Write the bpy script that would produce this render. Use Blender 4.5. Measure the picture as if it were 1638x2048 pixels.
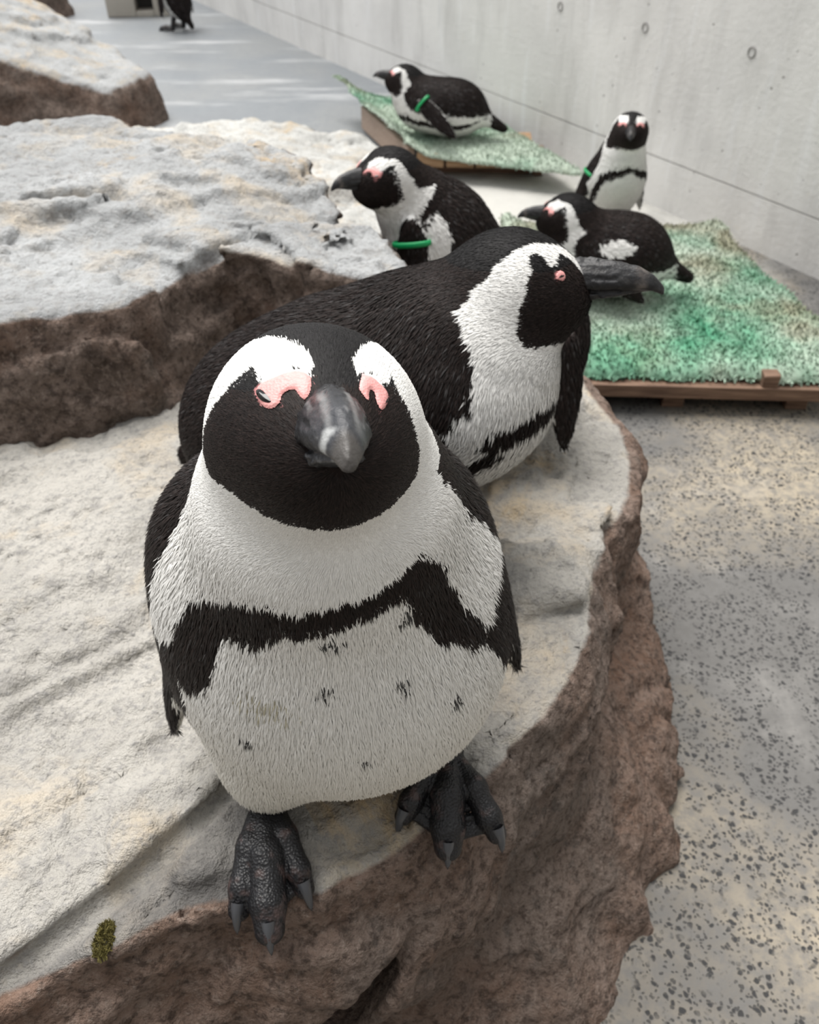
import bpy, bmesh, math, random
import numpy as np
from mathutils import Vector, Matrix

for _o in list(bpy.data.objects):
    bpy.data.objects.remove(_o, do_unlink=True)
SC = bpy.context.scene
COL = SC.collection

# ---------------------------------------------------------------- camera
CAM_H, CAM_PITCH, FPX = 0.85, math.radians(40.0), 1640.0
_cd = bpy.data.cameras.new('camera')
_cd.sensor_fit = 'HORIZONTAL'
_cd.sensor_width = 36.0
_cd.lens = 36.0 * FPX / 1638.0
_cd.clip_start = 0.02
_cd.dof.use_dof = True
_cd.dof.focus_distance = 0.41
_cd.dof.aperture_fstop = 18.0
_co = bpy.data.objects.new('camera', _cd)
COL.objects.link(_co)
_co.location = (0, 0, CAM_H)
_co.rotation_euler = (math.pi / 2 - CAM_PITCH, 0, 0)
SC.camera = _co

# ---------------------------------------------------------------- daylight
_w = bpy.data.worlds.new('overcast_sky')
SC.world = _w
_w.use_nodes = True
_bg = _w.node_tree.nodes['Background']
_bg.inputs['Color'].default_value = (0.95, 0.97, 1.0, 1)
_bg.inputs['Strength'].default_value = 0.50
_ld = bpy.data.lights.new('sun', 'SUN')
_ld.energy = 3.2
_ld.angle = math.radians(48)
_ld.color = (1.0, 0.97, 0.93)
_lo = bpy.data.objects.new('sun', _ld)
COL.objects.link(_lo)
_lo.rotation_euler = Vector((0.22, -0.34, -1.0)).to_track_quat('-Z', 'Y').to_euler()
SC.view_settings.view_transform = 'Standard'
SC.view_settings.look = 'None'
SC.view_settings.gamma = 1.0
SC.view_settings.use_curve_mapping = False
SC.view_settings.exposure = 0.92

random.seed(7)
RNG = np.random.default_rng(11)
# ---------------------------------------------------------------- numpy kernel
def V(*a):
    return np.array(a, dtype=np.float64)

def unit(v):
    v = np.asarray(v, float)
    return v / max(np.linalg.norm(v), 1e-12)

def _hash(ix, iy, iz, seed):
    with np.errstate(over='ignore'):
        h = (ix.astype(np.uint32) * np.uint32(374761393) + iy.astype(np.uint32) * np.uint32(668265263)
             + iz.astype(np.uint32) * np.uint32(2246822519) + np.uint32(seed * 3266489917 & 0xffffffff))
        h = (h ^ (h >> np.uint32(13))) * np.uint32(1274126177)
        h = h ^ (h >> np.uint32(16))
    return h.astype(np.float32) / np.float32(4294967295.0)

def vnoise(p, seed=0):
    p = np.asarray(p, np.float32)
    i = np.floor(p)
    f = p - i
    f = f * f * (3 - 2 * f)
    i = i.astype(np.int64) + 4096
    out = 0
    for dx in (0, 1):
        wx = f[:, 0] if dx else 1 - f[:, 0]
        for dy in (0, 1):
            wy = f[:, 1] if dy else 1 - f[:, 1]
            for dz in (0, 1):
                wz = f[:, 2] if dz else 1 - f[:, 2]
                out = out + wx * wy * wz * _hash(i[:, 0] + dx, i[:, 1] + dy, i[:, 2] + dz, seed)
    return out * 2 - 1

def fbm(p, octv=4, seed=0, gain=0.5):
    p = np.asarray(p, np.float32)
    a, s, o = 1.0, 0.0, 0
    for k in range(octv):
        o = o + a * vnoise(p * (2.03 ** k) + 17.3 * k, seed + k)
        s += a
        a *= gain
    return o / s

def ell(p, c, r, R=None):
    q = p - np.asarray(c)
    if R is not None:
        q = q @ R
    r = np.asarray(r)
    k0 = np.linalg.norm(q / r, axis=1)
    k1 = np.linalg.norm(q / (r * r), axis=1) + 1e-9
    return k0 * (k0 - 1) / k1

def cone(p, a, b, ra, rb):
    a = np.asarray(a, float); b = np.asarray(b, float)
    ba = b - a
    t = np.clip(((p - a) @ ba) / max(ba @ ba, 1e-12), 0, 1)
    return np.linalg.norm(p - a - t[:, None] * ba, axis=1) - (ra + (rb - ra) * t)

def smin(a, b, k):
    h = np.maximum(k - np.abs(a - b), 0) / k
    return np.minimum(a, b) - h * h * k * 0.25

def smax(a, b, k):
    return -smin(-a, -b, k)

def sd_poly(x, y, pts):
    """signed distance to a 2D polygon, negative inside"""
    pts = np.asarray(pts, float)
    d = np.full(x.shape, 1e9)
    s = np.ones(x.shape)
    n = len(pts)
    for i in range(n):
        a, b = pts[i], pts[i - 1]
        e = b - a
        wx, wy = x - a[0], y - a[1]
        t = np.clip((wx * e[0] + wy * e[1]) / (e @ e), 0, 1)
        bx, by = wx - e[0] * t, wy - e[1] * t
        d = np.minimum(d, bx * bx + by * by)
        c1 = y >= a[1]; c2 = y < b[1]; c3 = e[0] * wy > e[1] * wx
        flip = (c1 & c2 & c3) | (~c1 & ~c2 & ~c3)
        s = np.where(flip, -s, s)
    return s * np.sqrt(d)

def surface_nets(f, lo, hi, h, newton=2, chunk=400000):
    lo = np.asarray(lo, float); hi = np.asarray(hi, float)
    n = np.maximum(np.ceil((hi - lo) / h).astype(int), 2) + 1
    ax = [lo[k] + np.arange(n[k]) * h for k in range(3)]
    gx, gy, gz = np.meshgrid(*ax, indexing='ij')
    P = np.stack([gx.ravel(), gy.ravel(), gz.ravel()], 1)
    F = np.empty(len(P))
    for s in range(0, len(P), chunk):
        F[s:s + chunk] = f(P[s:s + chunk])
    F = F.reshape(n)
    ins = F < 0
    cs = [ins[i:n[0] - 1 + i, j:n[1] - 1 + j, k:n[2] - 1 + k] for i in (0, 1) for j in (0, 1) for k in (0, 1)]
    tot = sum(c.astype(np.int8) for c in cs)
    cells = np.argwhere((tot > 0) & (tot < 8))
    acc = np.zeros((len(cells), 3)); cnt = np.zeros(len(cells))
    cor = [(i, j, k) for i in (0, 1) for j in (0, 1) for k in (0, 1)]
    for a in range(8):
        for b in range(a + 1, 8):
            ca, cb = np.array(cor[a]), np.array(cor[b])
            if np.abs(ca - cb).sum() != 1:
                continue
            ia, ib = cells + ca, cells + cb
            fa = F[ia[:, 0], ia[:, 1], ia[:, 2]]; fb = F[ib[:, 0], ib[:, 1], ib[:, 2]]
            m = (fa < 0) != (fb < 0)
            t = np.where(m, fa / np.where(m, fa - fb, 1), 0)
            acc += np.where(m[:, None], ia + t[:, None] * (cb - ca), 0)
            cnt += m
    verts = lo + acc / cnt[:, None] * h
    idx = -np.ones(n - 1, dtype=np.int64)
    idx[cells[:, 0], cells[:, 1], cells[:, 2]] = np.arange(len(cells))
    faces = []
    for axk in range(3):
        o = [k for k in range(3) if k != axk]
        sl0 = [slice(None)] * 3; sl1 = [slice(None)] * 3
        sl0[axk] = slice(0, n[axk] - 1); sl1[axk] = slice(1, n[axk])
        a0, a1 = ins[tuple(sl0)], ins[tuple(sl1)]
        e = np.argwhere(a0 != a1)
        ok = (e[:, o[0]] > 0) & (e[:, o[1]] > 0) & (e[:, o[0]] < n[o[0]] - 1) & (e[:, o[1]] < n[o[1]] - 1)
        e = e[ok]
        if not len(e):
            continue
        s = a0[e[:, 0], e[:, 1], e[:, 2]]
        q = []
        for d0, d1 in ((-1, -1), (0, -1), (0, 0), (-1, 0)):
            c = e.copy(); c[:, o[0]] += d0; c[:, o[1]] += d1
            q.append(idx[c[:, 0], c[:, 1], c[:, 2]])
        q = np.stack(q, 1)
        rev = s if axk == 1 else ~s
        q[rev] = q[rev][:, ::-1]
        faces.append(q)
    faces = np.concatenate(faces)
    for _ in range(newton):
        g = sdf_grad(f, verts, h * 0.25)
        d = f(verts)
        verts = verts - g * np.clip(d, -h, h)[:, None]
    return verts, faces

def sdf_grad(f, p, e=0.0005):
    g = np.empty_like(p)
    for k in range(3):
        o = np.zeros(3); o[k] = e
        g[:, k] = f(p + o) - f(p - o)
    return g / (np.linalg.norm(g, axis=1)[:, None] + 1e-12)

def in_poly(x, y, pts):
    return sd_poly(x, y, pts) < 0

class Bird:
    """African penguin in local space: +X ahead, +Y its left, +Z up, origin on the ground."""
    def __init__(s, rump, chest, head, yaw=0, pitch=0, roll=0, fat=1.0, neck=None, flippers=(), extra=(), tail=None, hs=1.0,
                 chest_r=None, belly_r=None, chest_c=None):
        s.R, s.C, s.Hc = V(*rump), V(*chest), V(*head)
        s.hs = hs
        cy, sy, cp, sp = math.cos(yaw), math.sin(yaw), math.cos(pitch), math.sin(pitch)
        s.f = V(cy * cp, sy * cp, sp)
        l0 = V(-sy, cy, 0); u0 = np.cross(s.f, l0)
        s.l = l0 * math.cos(roll) + u0 * math.sin(roll)
        s.u = np.cross(s.f, s.l)
        s.HR = np.stack([s.f, s.l, s.u], 1)
        ax = unit(s.C - s.R)
        lat = V(0, 1, 0)
        ven = unit(np.cross(lat, ax)) * -1
        if ven @ V(1, 0, -0.6) < 0:
            ven = -ven
        s.ax, s.ven = ax, ven
        BR = np.stack([ax, lat, ven], 1)
        s.BR = BR
        L = np.linalg.norm(s.C - s.R)
        br = belly_r or (L * 0.62, 0.098 * fat, 0.096 * fat)
        cr = chest_r or (0.085, 0.090 * fat, 0.080 * fat)
        s.body = []
        s.body.append(('e', s.R + ax * L * 0.46, br, BR, 0.03))
        s.body.append(('e', s.C if chest_c is None else V(*chest_c), cr, BR, 0.05))
        nk = V(*neck) if neck is not None else s.C * 0.45 + s.Hc * 0.55 - s.f * 0.012
        s.N = nk
        s.body.append(('c', s.C + (nk - s.C) * 0.2, nk, 0.062 * fat, 0.047 * hs, 0.05))
        s.body.append(('c', nk, s.Hc - s.f * 0.012 * hs - s.u * 0.004, 0.047 * hs, 0.041 * hs, 0.03))
        for e in extra:
            s.body.append(e)
        s.body.append(('e', s.Hc - s.f * 0.004 * hs, (0.046 * hs, 0.0425 * hs, 0.041 * hs), s.HR, 0.022))
        s.body.append(('e', s.Hc + s.f * 0.024 * hs - s.u * 0.008 * hs, (0.030 * hs, 0.027 * hs, 0.026 * hs), s.HR, 0.02))
        s.tail = tail or (s.R - ax * 0.05 + V(0, 0, -0.0))
        s.body.append(('c', s.R + ax * 0.02, s.tail, 0.03, 0.012, 0.03))
        # flippers: (shoulder, tip, outward)
        s.fl = []
        for (a, b, out) in flippers:
            a, b = V(*a), V(*b)
            d = unit(b - a); out = unit(V(*out) - d * (V(*out) @ d)); w = np.cross(d, out)
            s.fl.append((a, b, np.stack([d, w, out], 1), np.linalg.norm(b - a)))
        # spine for the plumage pattern
        hv = unit(-s.u * 0.8 + s.f * 0.6)
        nv = unit(ven + unit(V(1, 0, 0)))
        s.nodes = [s.R, s.C, s.N, s.Hc]
        s.vents = [ven, unit(ven + V(0.25, 0, 0)), unit(nv + s.f * 0.5), hv]

    def head_dir(s, deg_az, deg_el):
        a, e = np.radians(deg_az), np.radians(deg_el)
        return (np.cos(e) * np.cos(a))[:, None] * s.f + (np.cos(e) * np.sin(a))[:, None] * s.l + np.sin(e)[:, None] * s.u

    def prim(s, p, e):
        if e[0] == 'e':
            return ell(p, e[1], e[2], e[3])
        return cone(p, e[1], e[2], e[3], e[4])

    def sdf_body(s, p):
        d = None
        for e in s.body:
            q = s.prim(p, e)
            d = q if d is None else smin(d, q, e[-1])
        return d

    def sdf_fl(s, p):
        d = np.full(len(p), 1e3)
        for a, b, R, L in s.fl:
            q = (p - (a + b) / 2) @ R
            t = np.clip(q[:, 0] / L + 0.5, 0, 1)
            wid = 0.026 - 0.010 * t ** 2
            r = np.stack([np.full(len(p), L * 0.55), wid, np.full(len(p), 0.0085)], 1)
            k0 = np.linalg.norm(q / r, axis=1); k1 = np.linalg.norm(q / (r * r), axis=1) + 1e-9
            d = np.minimum(d, k0 * (k0 - 1) / k1)
        return d

    def sdf(s, p):
        d = s.sdf_body(p)
        if s.fl:
            d = smin(d, s.sdf_fl(p), 0.008)
        return d

    def bounds(s, m=0.03):
        pts = []
        for e in s.body:
            if e[0] == 'e':
                r = max(e[2]); pts += [V(*e[1]) - r, V(*e[1]) + r]
            else:
                pts += [V(*e[1]) - e[3], V(*e[1]) + e[3], V(*e[2]) - e[4], V(*e[2]) + e[4]]
        for a, b, R, L in s.fl:
            pts += [a - 0.03, a + 0.03, b - 0.03, b + 0.03]
        pts = np.array(pts)
        return pts.min(0) - m, pts.max(0) + m

    def head_coords(s, p):
        q = (p - s.Hc) @ s.HR
        r = np.linalg.norm(q, axis=1) + 1e-9
        return np.degrees(np.arctan2(q[:, 1], q[:, 0])), np.degrees(np.arcsin(np.clip(q[:, 2] / r, -1, 1))), r

    def face_coords(s, p):
        """azimuthal map of the head centred on the beak: x to its left, y up, in degrees"""
        q = (p - s.Hc) @ s.HR
        q = q / (np.linalg.norm(q, axis=1)[:, None] + 1e-9)
        al = np.degrees(np.arccos(np.clip(q[:, 0], -1, 1)))
        ps = np.arctan2(q[:, 2], q[:, 1])
        return al * np.cos(ps), al * np.sin(ps)

    def spine_coords(s, p):
        best = np.full(len(p), 1e9); S = np.zeros(len(p)); PH = np.zeros(len(p)); T = np.zeros((len(p), 3))
        for i in range(3):
            a, b = s.nodes[i], s.nodes[i + 1]
            ba = b - a
            tt = ((p - a) @ ba) / (ba @ ba)
            t = np.clip(tt, -1.0 if i == 0 else 0, 1)
            v = p - a - t[:, None] * ba
            d = np.linalg.norm(v, axis=1)
            ven = s.vents[i] * (1 - np.clip(t, 0, 1))[:, None] + s.vents[i + 1] * np.clip(t, 0, 1)[:, None]
            tg = unit(ba)
            v = p - a - tt[:, None] * ba
            ven = ven - (ven @ tg)[:, None] * tg
            ven /= np.linalg.norm(ven, axis=1)[:, None] + 1e-9
            lat = np.cross(tg, ven)
            if lat[0] @ V(0, 1, 0) < 0:
                lat = -lat
            ph = np.degrees(np.arctan2((v * lat).sum(1), (v * ven).sum(1)))
            m = d < best
            best = np.where(m, d, best); S = np.where(m, i + t, S); PH = np.where(m, ph, PH)
            T[m] = tg
        return S, PH, T

    def flow(s, p, n):
        S, PH, T = s.spine_coords(p)
        az, el, r = s.head_coords(p)
        w = np.clip((0.085 * s.hs - r) / 0.03, 0, 1)[:, None]
        fl = -T * (1 - w) + (-s.f) * w
        fl = fl + V(0, 0, -0.35) * (1 - w)
        if s.fl:
            dfl = np.abs(s.sdf_fl(p)) < 0.0035
            for a, b, R, L in s.fl:
                near = dfl & (np.linalg.norm(p - (a + b) / 2, axis=1) < L)
                fl[near] = R[:, 0]
        fl = fl - (fl * n).sum(1)[:, None] * n
        return fl / (np.linalg.norm(fl, axis=1)[:, None] + 1e-9)
# ---------------------------------------------------------------- end kernel
# ---------------------------------------------------------------- the birds (numpy side)
D2R = math.radians
I3 = np.eye(3)
BIRDS = {}
# name -> (Bird, world location, world rotation about z)
BIRDS['p1'] = (Bird((-0.060, 0, 0.095), (-0.004, 0.0, 0.205), (0.046, -0.001, 0.333), yaw=D2R(10), pitch=D2R(26), roll=D2R(-7),
                    neck=(0.026, -0.001, 0.275), hs=1.09, belly_r=(0.10, 0.098, 0.090), chest_r=(0.08, 0.088, 0.080),
                    flippers=(((-0.010, 0.086, 0.222), (0.000, 0.122, 0.098), (0.12, 1, 0.25)), ((-0.010, -0.092, 0.210), (0.006, -0.119, 0.068), (0.18, -1, 0.25))),
                    extra=(('e', (-0.022, 0.044, 0.194), (0.06, 0.046, 0.062), I3, 0.03), ('e', (-0.022, -0.056, 0.190), (0.06, 0.056, 0.07), I3, 0.03),
                           ('e', (0.022, 0.000, 0.262), (0.058, 0.056, 0.06), I3, 0.04),
                           ('e', (0.004, 0.002, 0.122), (0.086, 0.108, 0.105), I3, 0.04),
                           ('e', (0.024, -0.056, 0.052), (0.040, 0.032, 0.045), I3, 0.03)),
                    ), (-0.047, 0.365, 0.30), D2R(-84))
BIRDS['p2'] = (Bird((-0.175, 0, 0.115), (0.006, 0.0, 0.182), (0.048, 0.030, 0.267), yaw=D2R(22), pitch=D2R(2), roll=D2R(-12), tail=(-0.285, 0, 0.035),
                    neck=(0.020, 0.012, 0.225), hs=1.04, fat=1.0, belly_r=(0.138, 0.108, 0.098), chest_r=(0.085, 0.090, 0.072),
                    flippers=(((-0.05, -0.09, 0.19), (-0.15, -0.120, 0.08), (-0.1, -1, 0.2)), ((-0.05, 0.09, 0.19), (-0.15, 0.120, 0.08), (-0.1, 1, 0.2))),
                    extra=(('e', (-0.02, 0.012, 0.205), (0.075, 0.062, 0.06), I3, 0.04), ('e', (-0.185, 0.0, 0.100), (0.078, 0.088, 0.078), I3, 0.05)),
                    ), (0.032, 0.605, 0.30), D2R(-22))
BIRDS['p3'] = (Bird((-0.12, 0, 0.065), (0.0, 0.0, 0.09), (0.00, 0.01, 0.135), yaw=D2R(75), pitch=0, tail=(-0.18, 0, 0.04), fat=0.9,
                    neck=(0.02, 0.0, 0.12), flippers=(((0.0, -0.078, 0.14), (-0.02, -0.11, 0.03), (0, -1, 0.2)), ((0.0, 0.078, 0.14), (-0.08, 0.11, 0.03), (0, 1, 0.2)))),
               (0.118, 0.84, 0.30), D2R(38))
BIRDS['p4'] = (Bird((-0.085, 0, 0.17), (-0.030, 0.0, 0.285), (0.055, 0.010, 0.383), yaw=D2R(10), pitch=D2R(0), tail=(-0.17, 0, 0.05),
                    neck=(0.012, 0.0, 0.340), fat=0.95, hs=0.93, flippers=(((0.034, 0.062, 0.335), (0.026, 0.092, 0.175), (0.45, 1, 0.15)), ((-0.04, -0.09, 0.28), (-0.10, -0.115, 0.12), (0, -1, 0.2)))),
               (0.016, 1.225, 0.080), D2R(196))
BIRDS['p5'] = (Bird((-0.17, 0, 0.075), (0.0, 0.0, 0.08), (0.068, 0.0, 0.146), yaw=D2R(8), pitch=D2R(8), tail=(-0.25, 0, 0.03),
                    neck=(0.045, 0.0, 0.118), fat=0.86, flippers=(((-0.01, 0.085, 0.11), (-0.12, 0.12, 0.03), (0, 1, 0.4)), ((-0.01, -0.085, 0.11), (-0.12, -0.12, 0.03), (0, -1, 0.4)))),
               (0.045, 2.77, 0.10), D2R(165))
BIRDS['p6'] = (Bird((-0.05, 0, 0.075), (0.0, 0.0, 0.165), (0.028, 0.0, 0.278), yaw=D2R(-30), pitch=D2R(6), tail=(-0.10, 0, 0.02),
                    neck=(0.012, 0.0, 0.225), fat=0.76, hs=0.93, belly_r=(0.085, 0.074, 0.072), chest_r=(0.06, 0.064, 0.058), flippers=(((-0.015, 0.062, 0.19), (-0.02, 0.095, 0.07), (0, 1, 0.2)), ((-0.015, -0.062, 0.19), (-0.03, -0.098, 0.07), (0, -1, 0.2)))),
               (0.528, 2.15, 0.0), D2R(-72))
BIRDS['p7'] = (Bird((-0.15, 0, 0.070), (0.0, 0.0, 0.080), (0.050, 0.0, 0.150), yaw=D2R(-4), pitch=D2R(0), tail=(-0.215, 0, 0.03),
                    neck=(0.028, 0.0, 0.118), fat=0.86, flippers=(((-0.01, 0.078, 0.10), (-0.10, 0.11, 0.03), (0, 1, 0.4)), ((-0.01, -0.078, 0.10), (-0.10, -0.11, 0.03), (0, -1, 0.4)))),
               (0.357, 1.62, 0.103), D2R(178))
BIRDS['p8'] = (Bird((-0.06, 0, 0.10), (0.0, 0.0, 0.235), (0.03, 0.0, 0.405), yaw=D2R(-25), pitch=D2R(6), tail=(-0.12, 0, 0.03),
                    neck=(0.015, 0.0, 0.33), fat=0.78, hs=0.95, belly_r=(0.115, 0.078, 0.075), flippers=(((-0.02, 0.070, 0.27), (-0.03, 0.115, 0.08), (0, 1, 0.2)), ((-0.02, -0.070, 0.27), (-0.03, -0.12, 0.08), (0, -1, 0.2)))),
               (-1.26, 5.05, 0.0), D2R(150))

# plumage maps: outlines in the head's own map (degrees from the beak) and round the body
FACE = {}
FACE['p1'] = dict(
    black=[(-2, -43), (-16, -43), (-36, -43), (-58, -37), (-83, -36), (-103, -22), (-95, 1), (-76, 20), (-58, 35), (-45, 44), (-41, 40), (-40, 33),
           (-38, 33), (-31, 35.5), (-22, 38.5), (-15, 38.5), (-9, 34), (-6, 39), (-10, 52), (-19, 63), (-34, 73), (-60, 82), (-95, 68), (-130, 30), (-138, -14),
           (-175, -14), (-130, 150), (0, 200), (130, 150), (175, -14), (136, -14), (128, 30), (95, 66), (62, 74), (39, 66), (26, 56), (16, 44), (15, 32),
           (19, 35), (25, 35), (29, 31), (33, 28), (38, 30), (43, 39), (41, 24), (47, 15), (53, 2), (62, -12), (60, -28), (39, -37), (19, -41)],
    pink=[[(-41, 28), (-38.5, 33), (-31, 35.5), (-22, 38.5), (-15, 38.5), (-9, 34), (-10, 25), (-13, 20), (-16, 24), (-18, 27.5), (-22, 26.5), (-25, 24), (-25, 20), (-29, 17), (-35, 18.5)],
          [(14, 27), (19, 35), (25, 35), (29, 31), (34, 25), (30, 18), (24, 14), (22.5, 19), (23.5, 24.5), (21.5, 26.5), (19.5, 24), (18, 19), (16, 22)]],
    slit=[[(-40.0, 28.2), (-37, 29.2), (-32.5, 25.3), (-28.5, 20.2), (-33.5, 20.6), (-38, 24.0)], [(26.5, 17.5), (31, 22), (30, 19.2)]])
_gen = [(0, -44), (34, -46), (64, -47), (88, -36), (93, -8), (86, 20), (74, 38), (66, 52), (58, 53), (54, 40), (49, 33), (38, 36), (26, 36), (16, 27),
        (11, 38), (19, 58), (42, 64), (62, 70), (88, 56), (112, 24), (120, -14), (178, -14), (130, 150), (0, 200)]
_mir = _gen + [(-x, y) for x, y in reversed(_gen)][1:-1]
FACE['gen'] = dict(black=_mir,
    pink=[[(-52, 24), (-48, 33), (-38, 37), (-26, 37), (-17, 29), (-17, 20), (-24, 27), (-33, 28), (-38, 21), (-46, 19)],
          [(52, 24), (48, 33), (38, 37), (26, 37), (17, 29), (17, 20), (24, 27), (33, 28), (38, 21), (46, 19)]],
    slit=[[(-50, 24), (-46, 27), (-40, 22), (-45, 21)], [(50, 24), (46, 27), (40, 22), (45, 21)]])
_p2l = [(-14, 8), (-20, 30), (-26, 40), (-36, 38), (-42, 33), (-50, 33), (-53, 36), (-50, 48), (-54, 55), (-62, 56), (-68, 48), (-72, 38), (-84, 23), (-92, -8), (-90, -32), (-80, -44), (-64, -47), (-34, -46), (0, -44)]
FACE['p2'] = dict(
    black=_p2l + _gen[1:] + [(-130, 150), (-178, -12), (-134, -10), (-128, 28), (-94, 63), (-64, 71), (-44, 66), (-30, 58), (-20, 50), (-8, 42), (-4, 20)],
    pink=[[(-57, 21), (-54, 27), (-48, 30), (-43, 25), (-45, 19), (-50, 17)], FACE['gen']['pink'][1]],
    slit=[[(-55, 22), (-50, 24), (-45, 22), (-50, 21)], FACE['gen']['slit'][1]])
P1_BAND = [(-66, 0.195), (-63, 0.214), (-59, 0.230), (-40, 0.248), (-26, 0.258), (-16, 0.259), (-10, 0.259), (0, 0.266), (9, 0.269), (15, 0.271), (22, 0.274), (28, 0.280), (37, 0.269),
           (45, 0.250), (49, 0.233), (53, 0.215), (59, 0.197), (72, 0.183), (90, 0.17), (90, 0.14), (72, 0.158), (59, 0.177), (57, 0.182), (43, 0.203), (37, 0.211), (33, 0.219), (28, 0.236), (25, 0.252), (22, 0.257), (16, 0.255),
           (11, 0.251), (4, 0.249), (-4, 0.243), (-11, 0.240), (-17, 0.239), (-28, 0.222), (-35, 0.223), (-41, 0.222), (-45, 0.208), (-46, 0.193), (-50, 0.176), (-55, 0.165), (-61, 0.158), (-68, 0.165), (-74, 0.145), (-82, 0.15), (-74, 0.18)]
P1_FLANK_L = [(64, 0.190), (72, 0.202), (82, 0.204), (120, 0.20), (120, 0.12), (78, 0.125), (70, 0.142), (62, 0.168)]
P1_FLANK_R = [(-66, 0.162), (-72, 0.175), (-120, 0.19), (-120, 0.08), (-76, 0.088), (-68, 0.112), (-63, 0.140)]
P1_SPOT = [(-1, 0.234, 4.5, 0.004), (24, 0.240, 3.0, 0.006), (-5, 0.197, 3.0, 0.005), (22, 0.191, 3.0, 0.006), (43, 0.157, 2.5, 0.006), (-36, 0.142, 3.0, 0.004), (7, 0.130, 2.5, 0.002)]

def classify(b, nm, P, noise=True):
    """0 white, 1 black, 2 bare skin, 3 eye, 4 spot, 5 stained white"""
    P = np.asarray(P, float)
    c = np.zeros(len(P), int)
    wob = fbm(P * 160, 3, 5) if noise else np.zeros(len(P))
    wob2 = fbm(P * 420, 2, 9) if noise else np.zeros(len(P))
    S, ph, _ = b.spine_coords(P)
    a = np.abs(ph) + wob * 5 + wob2 * 3
    if nm == 'p1':
        th = np.degrees(np.arctan2(P[:, 1], P[:, 0])) + wob * 2.2 + wob2 * 1.2
        z = P[:, 2] + wob * 0.004 + wob2 * 0.002
        lim_r = np.interp(z, [0.10, 0.19, 0.235, 0.272, 0.298, 0.33], [112, 100, 84, 67, 50, 38])
        lim_l = np.interp(z, [0.10, 0.19, 0.25, 0.278, 0.31, 0.33], [112, 84, 79, 78, 84, 92])
        c[(th > lim_r) | (th < -lim_l)] = 1
        c[in_poly(th, z, P1_BAND)] = 1
        c[in_poly(th, z, P1_FLANK_L)] = 1
        c[in_poly(th, z, P1_FLANK_R)] = 1
        for t0, z0, dt, dz in P1_SPOT:
            c[((th - t0) / dt) ** 2 + ((z - z0) / dz) ** 2 < 1] = 4
        c[(((th + 27) / 12) ** 2 + ((z - 0.178) / 0.010) ** 2 < 1) & (c == 0)] = 5
        # the smudge under the band's left dip
    else:
        back = np.interp(S, [-1, 0, 0.6, 1, 1.5, 2.0, 2.3, 2.7], [70, 86, 92, 92, 84, 86, 108, 128])
        if nm != 'p2':
            back = np.interp(S, [-1, 0, 0.6, 1, 1.5, 2.0, 2.3, 2.7], [70, 86, 92, 90, 80, 80, 94, 112])
        if nm == 'p4':
            back = back - 38 * np.clip((2.45 - S) / 0.35, 0, 1)
        c[a > back] = 1
        bi = np.interp(S, [-0.2, 0.2, 1.0, 1.3, 1.55, 1.75], [66, 58, 60, 48, 20, -5])
        bo = np.interp(S, [-0.2, 0.2, 1.0, 1.4, 1.7, 1.95], [70, 70, 74, 66, 42, -5])
        c[(a > bi) & (a < bo)] = 1
        c[(S < -0.25)] = 1
        for key_, ctr, rad in (('p7', (-0.045, 0.073, 0.118), (0.034, 0.03, 0.014)), ('p4', (-0.002, 0.078, 0.312), (0.018, 0.03, 0.040))):
            if nm == key_:
                c[(((P - V(*ctr)) / V(*rad)) ** 2).sum(1) + 0.4 * wob < 1] = 0
    key = nm if nm in FACE else 'gen'
    F = FACE[key]
    az, el, r = b.head_coords(P)
    hm = (S > (2.35 if nm != 'p1' else 2.6)) & (r < 0.085 * b.hs)
    if nm == 'p1':
        hm |= (r < 0.066) & (P[:, 2] > 0.305)
    fx, fy = b.face_coords(P[hm])
    w1, w2 = wob[hm] * 2.0 + wob2[hm] * 1.2, wob2[hm] * 1.5
    ch = np.where(in_poly(fx + w1, fy + w2, F['black']), 1, 0)
    for q in F['pink']:
        ch[in_poly(fx, fy, q)] = 2
    c[hm] = ch
    if b.fl:
        near = (np.abs(b.sdf_fl(P)) < 0.0035) & (b.sdf_body(P) > 0.002)
        cf = np.ones(len(P), int)
        for q, (A, B, R, L) in enumerate(b.fl):
            x = (P - (A + B) / 2) @ R
            mine = np.abs(x[:, 2]) < 0.03
            cf[mine & (x[:, 2] < -0.002)] = 0
            wd = 0.026 - 0.010 * np.clip(x[:, 0] / L + 0.5, 0, 1) ** 2
            cf[mine & (np.abs(x[:, 1]) > wd * 0.86) & (wob > 0.1)] = 0
        c[near] = cf[near]
    return c
# ---------------------------------------------------------------- scene helpers
def link(o, parent=None):
    COL.objects.link(o)
    if parent is not None:
        o.parent = parent
    return o

def empty(name, loc=(0, 0, 0), rz=0.0, label=None, cat=None, group=None):
    o = bpy.data.objects.new(name, None)
    o.empty_display_size = 0.05
    o.location = loc
    o.rotation_euler = (0, 0, rz)
    link(o)
    return tag(o, label, cat, group)

def tag(o, label=None, cat=None, group=None, kind=None):
    if label: o['label'] = label
    if cat: o['category'] = cat
    if group: o['group'] = group
    if kind: o['kind'] = kind
    return o

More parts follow.
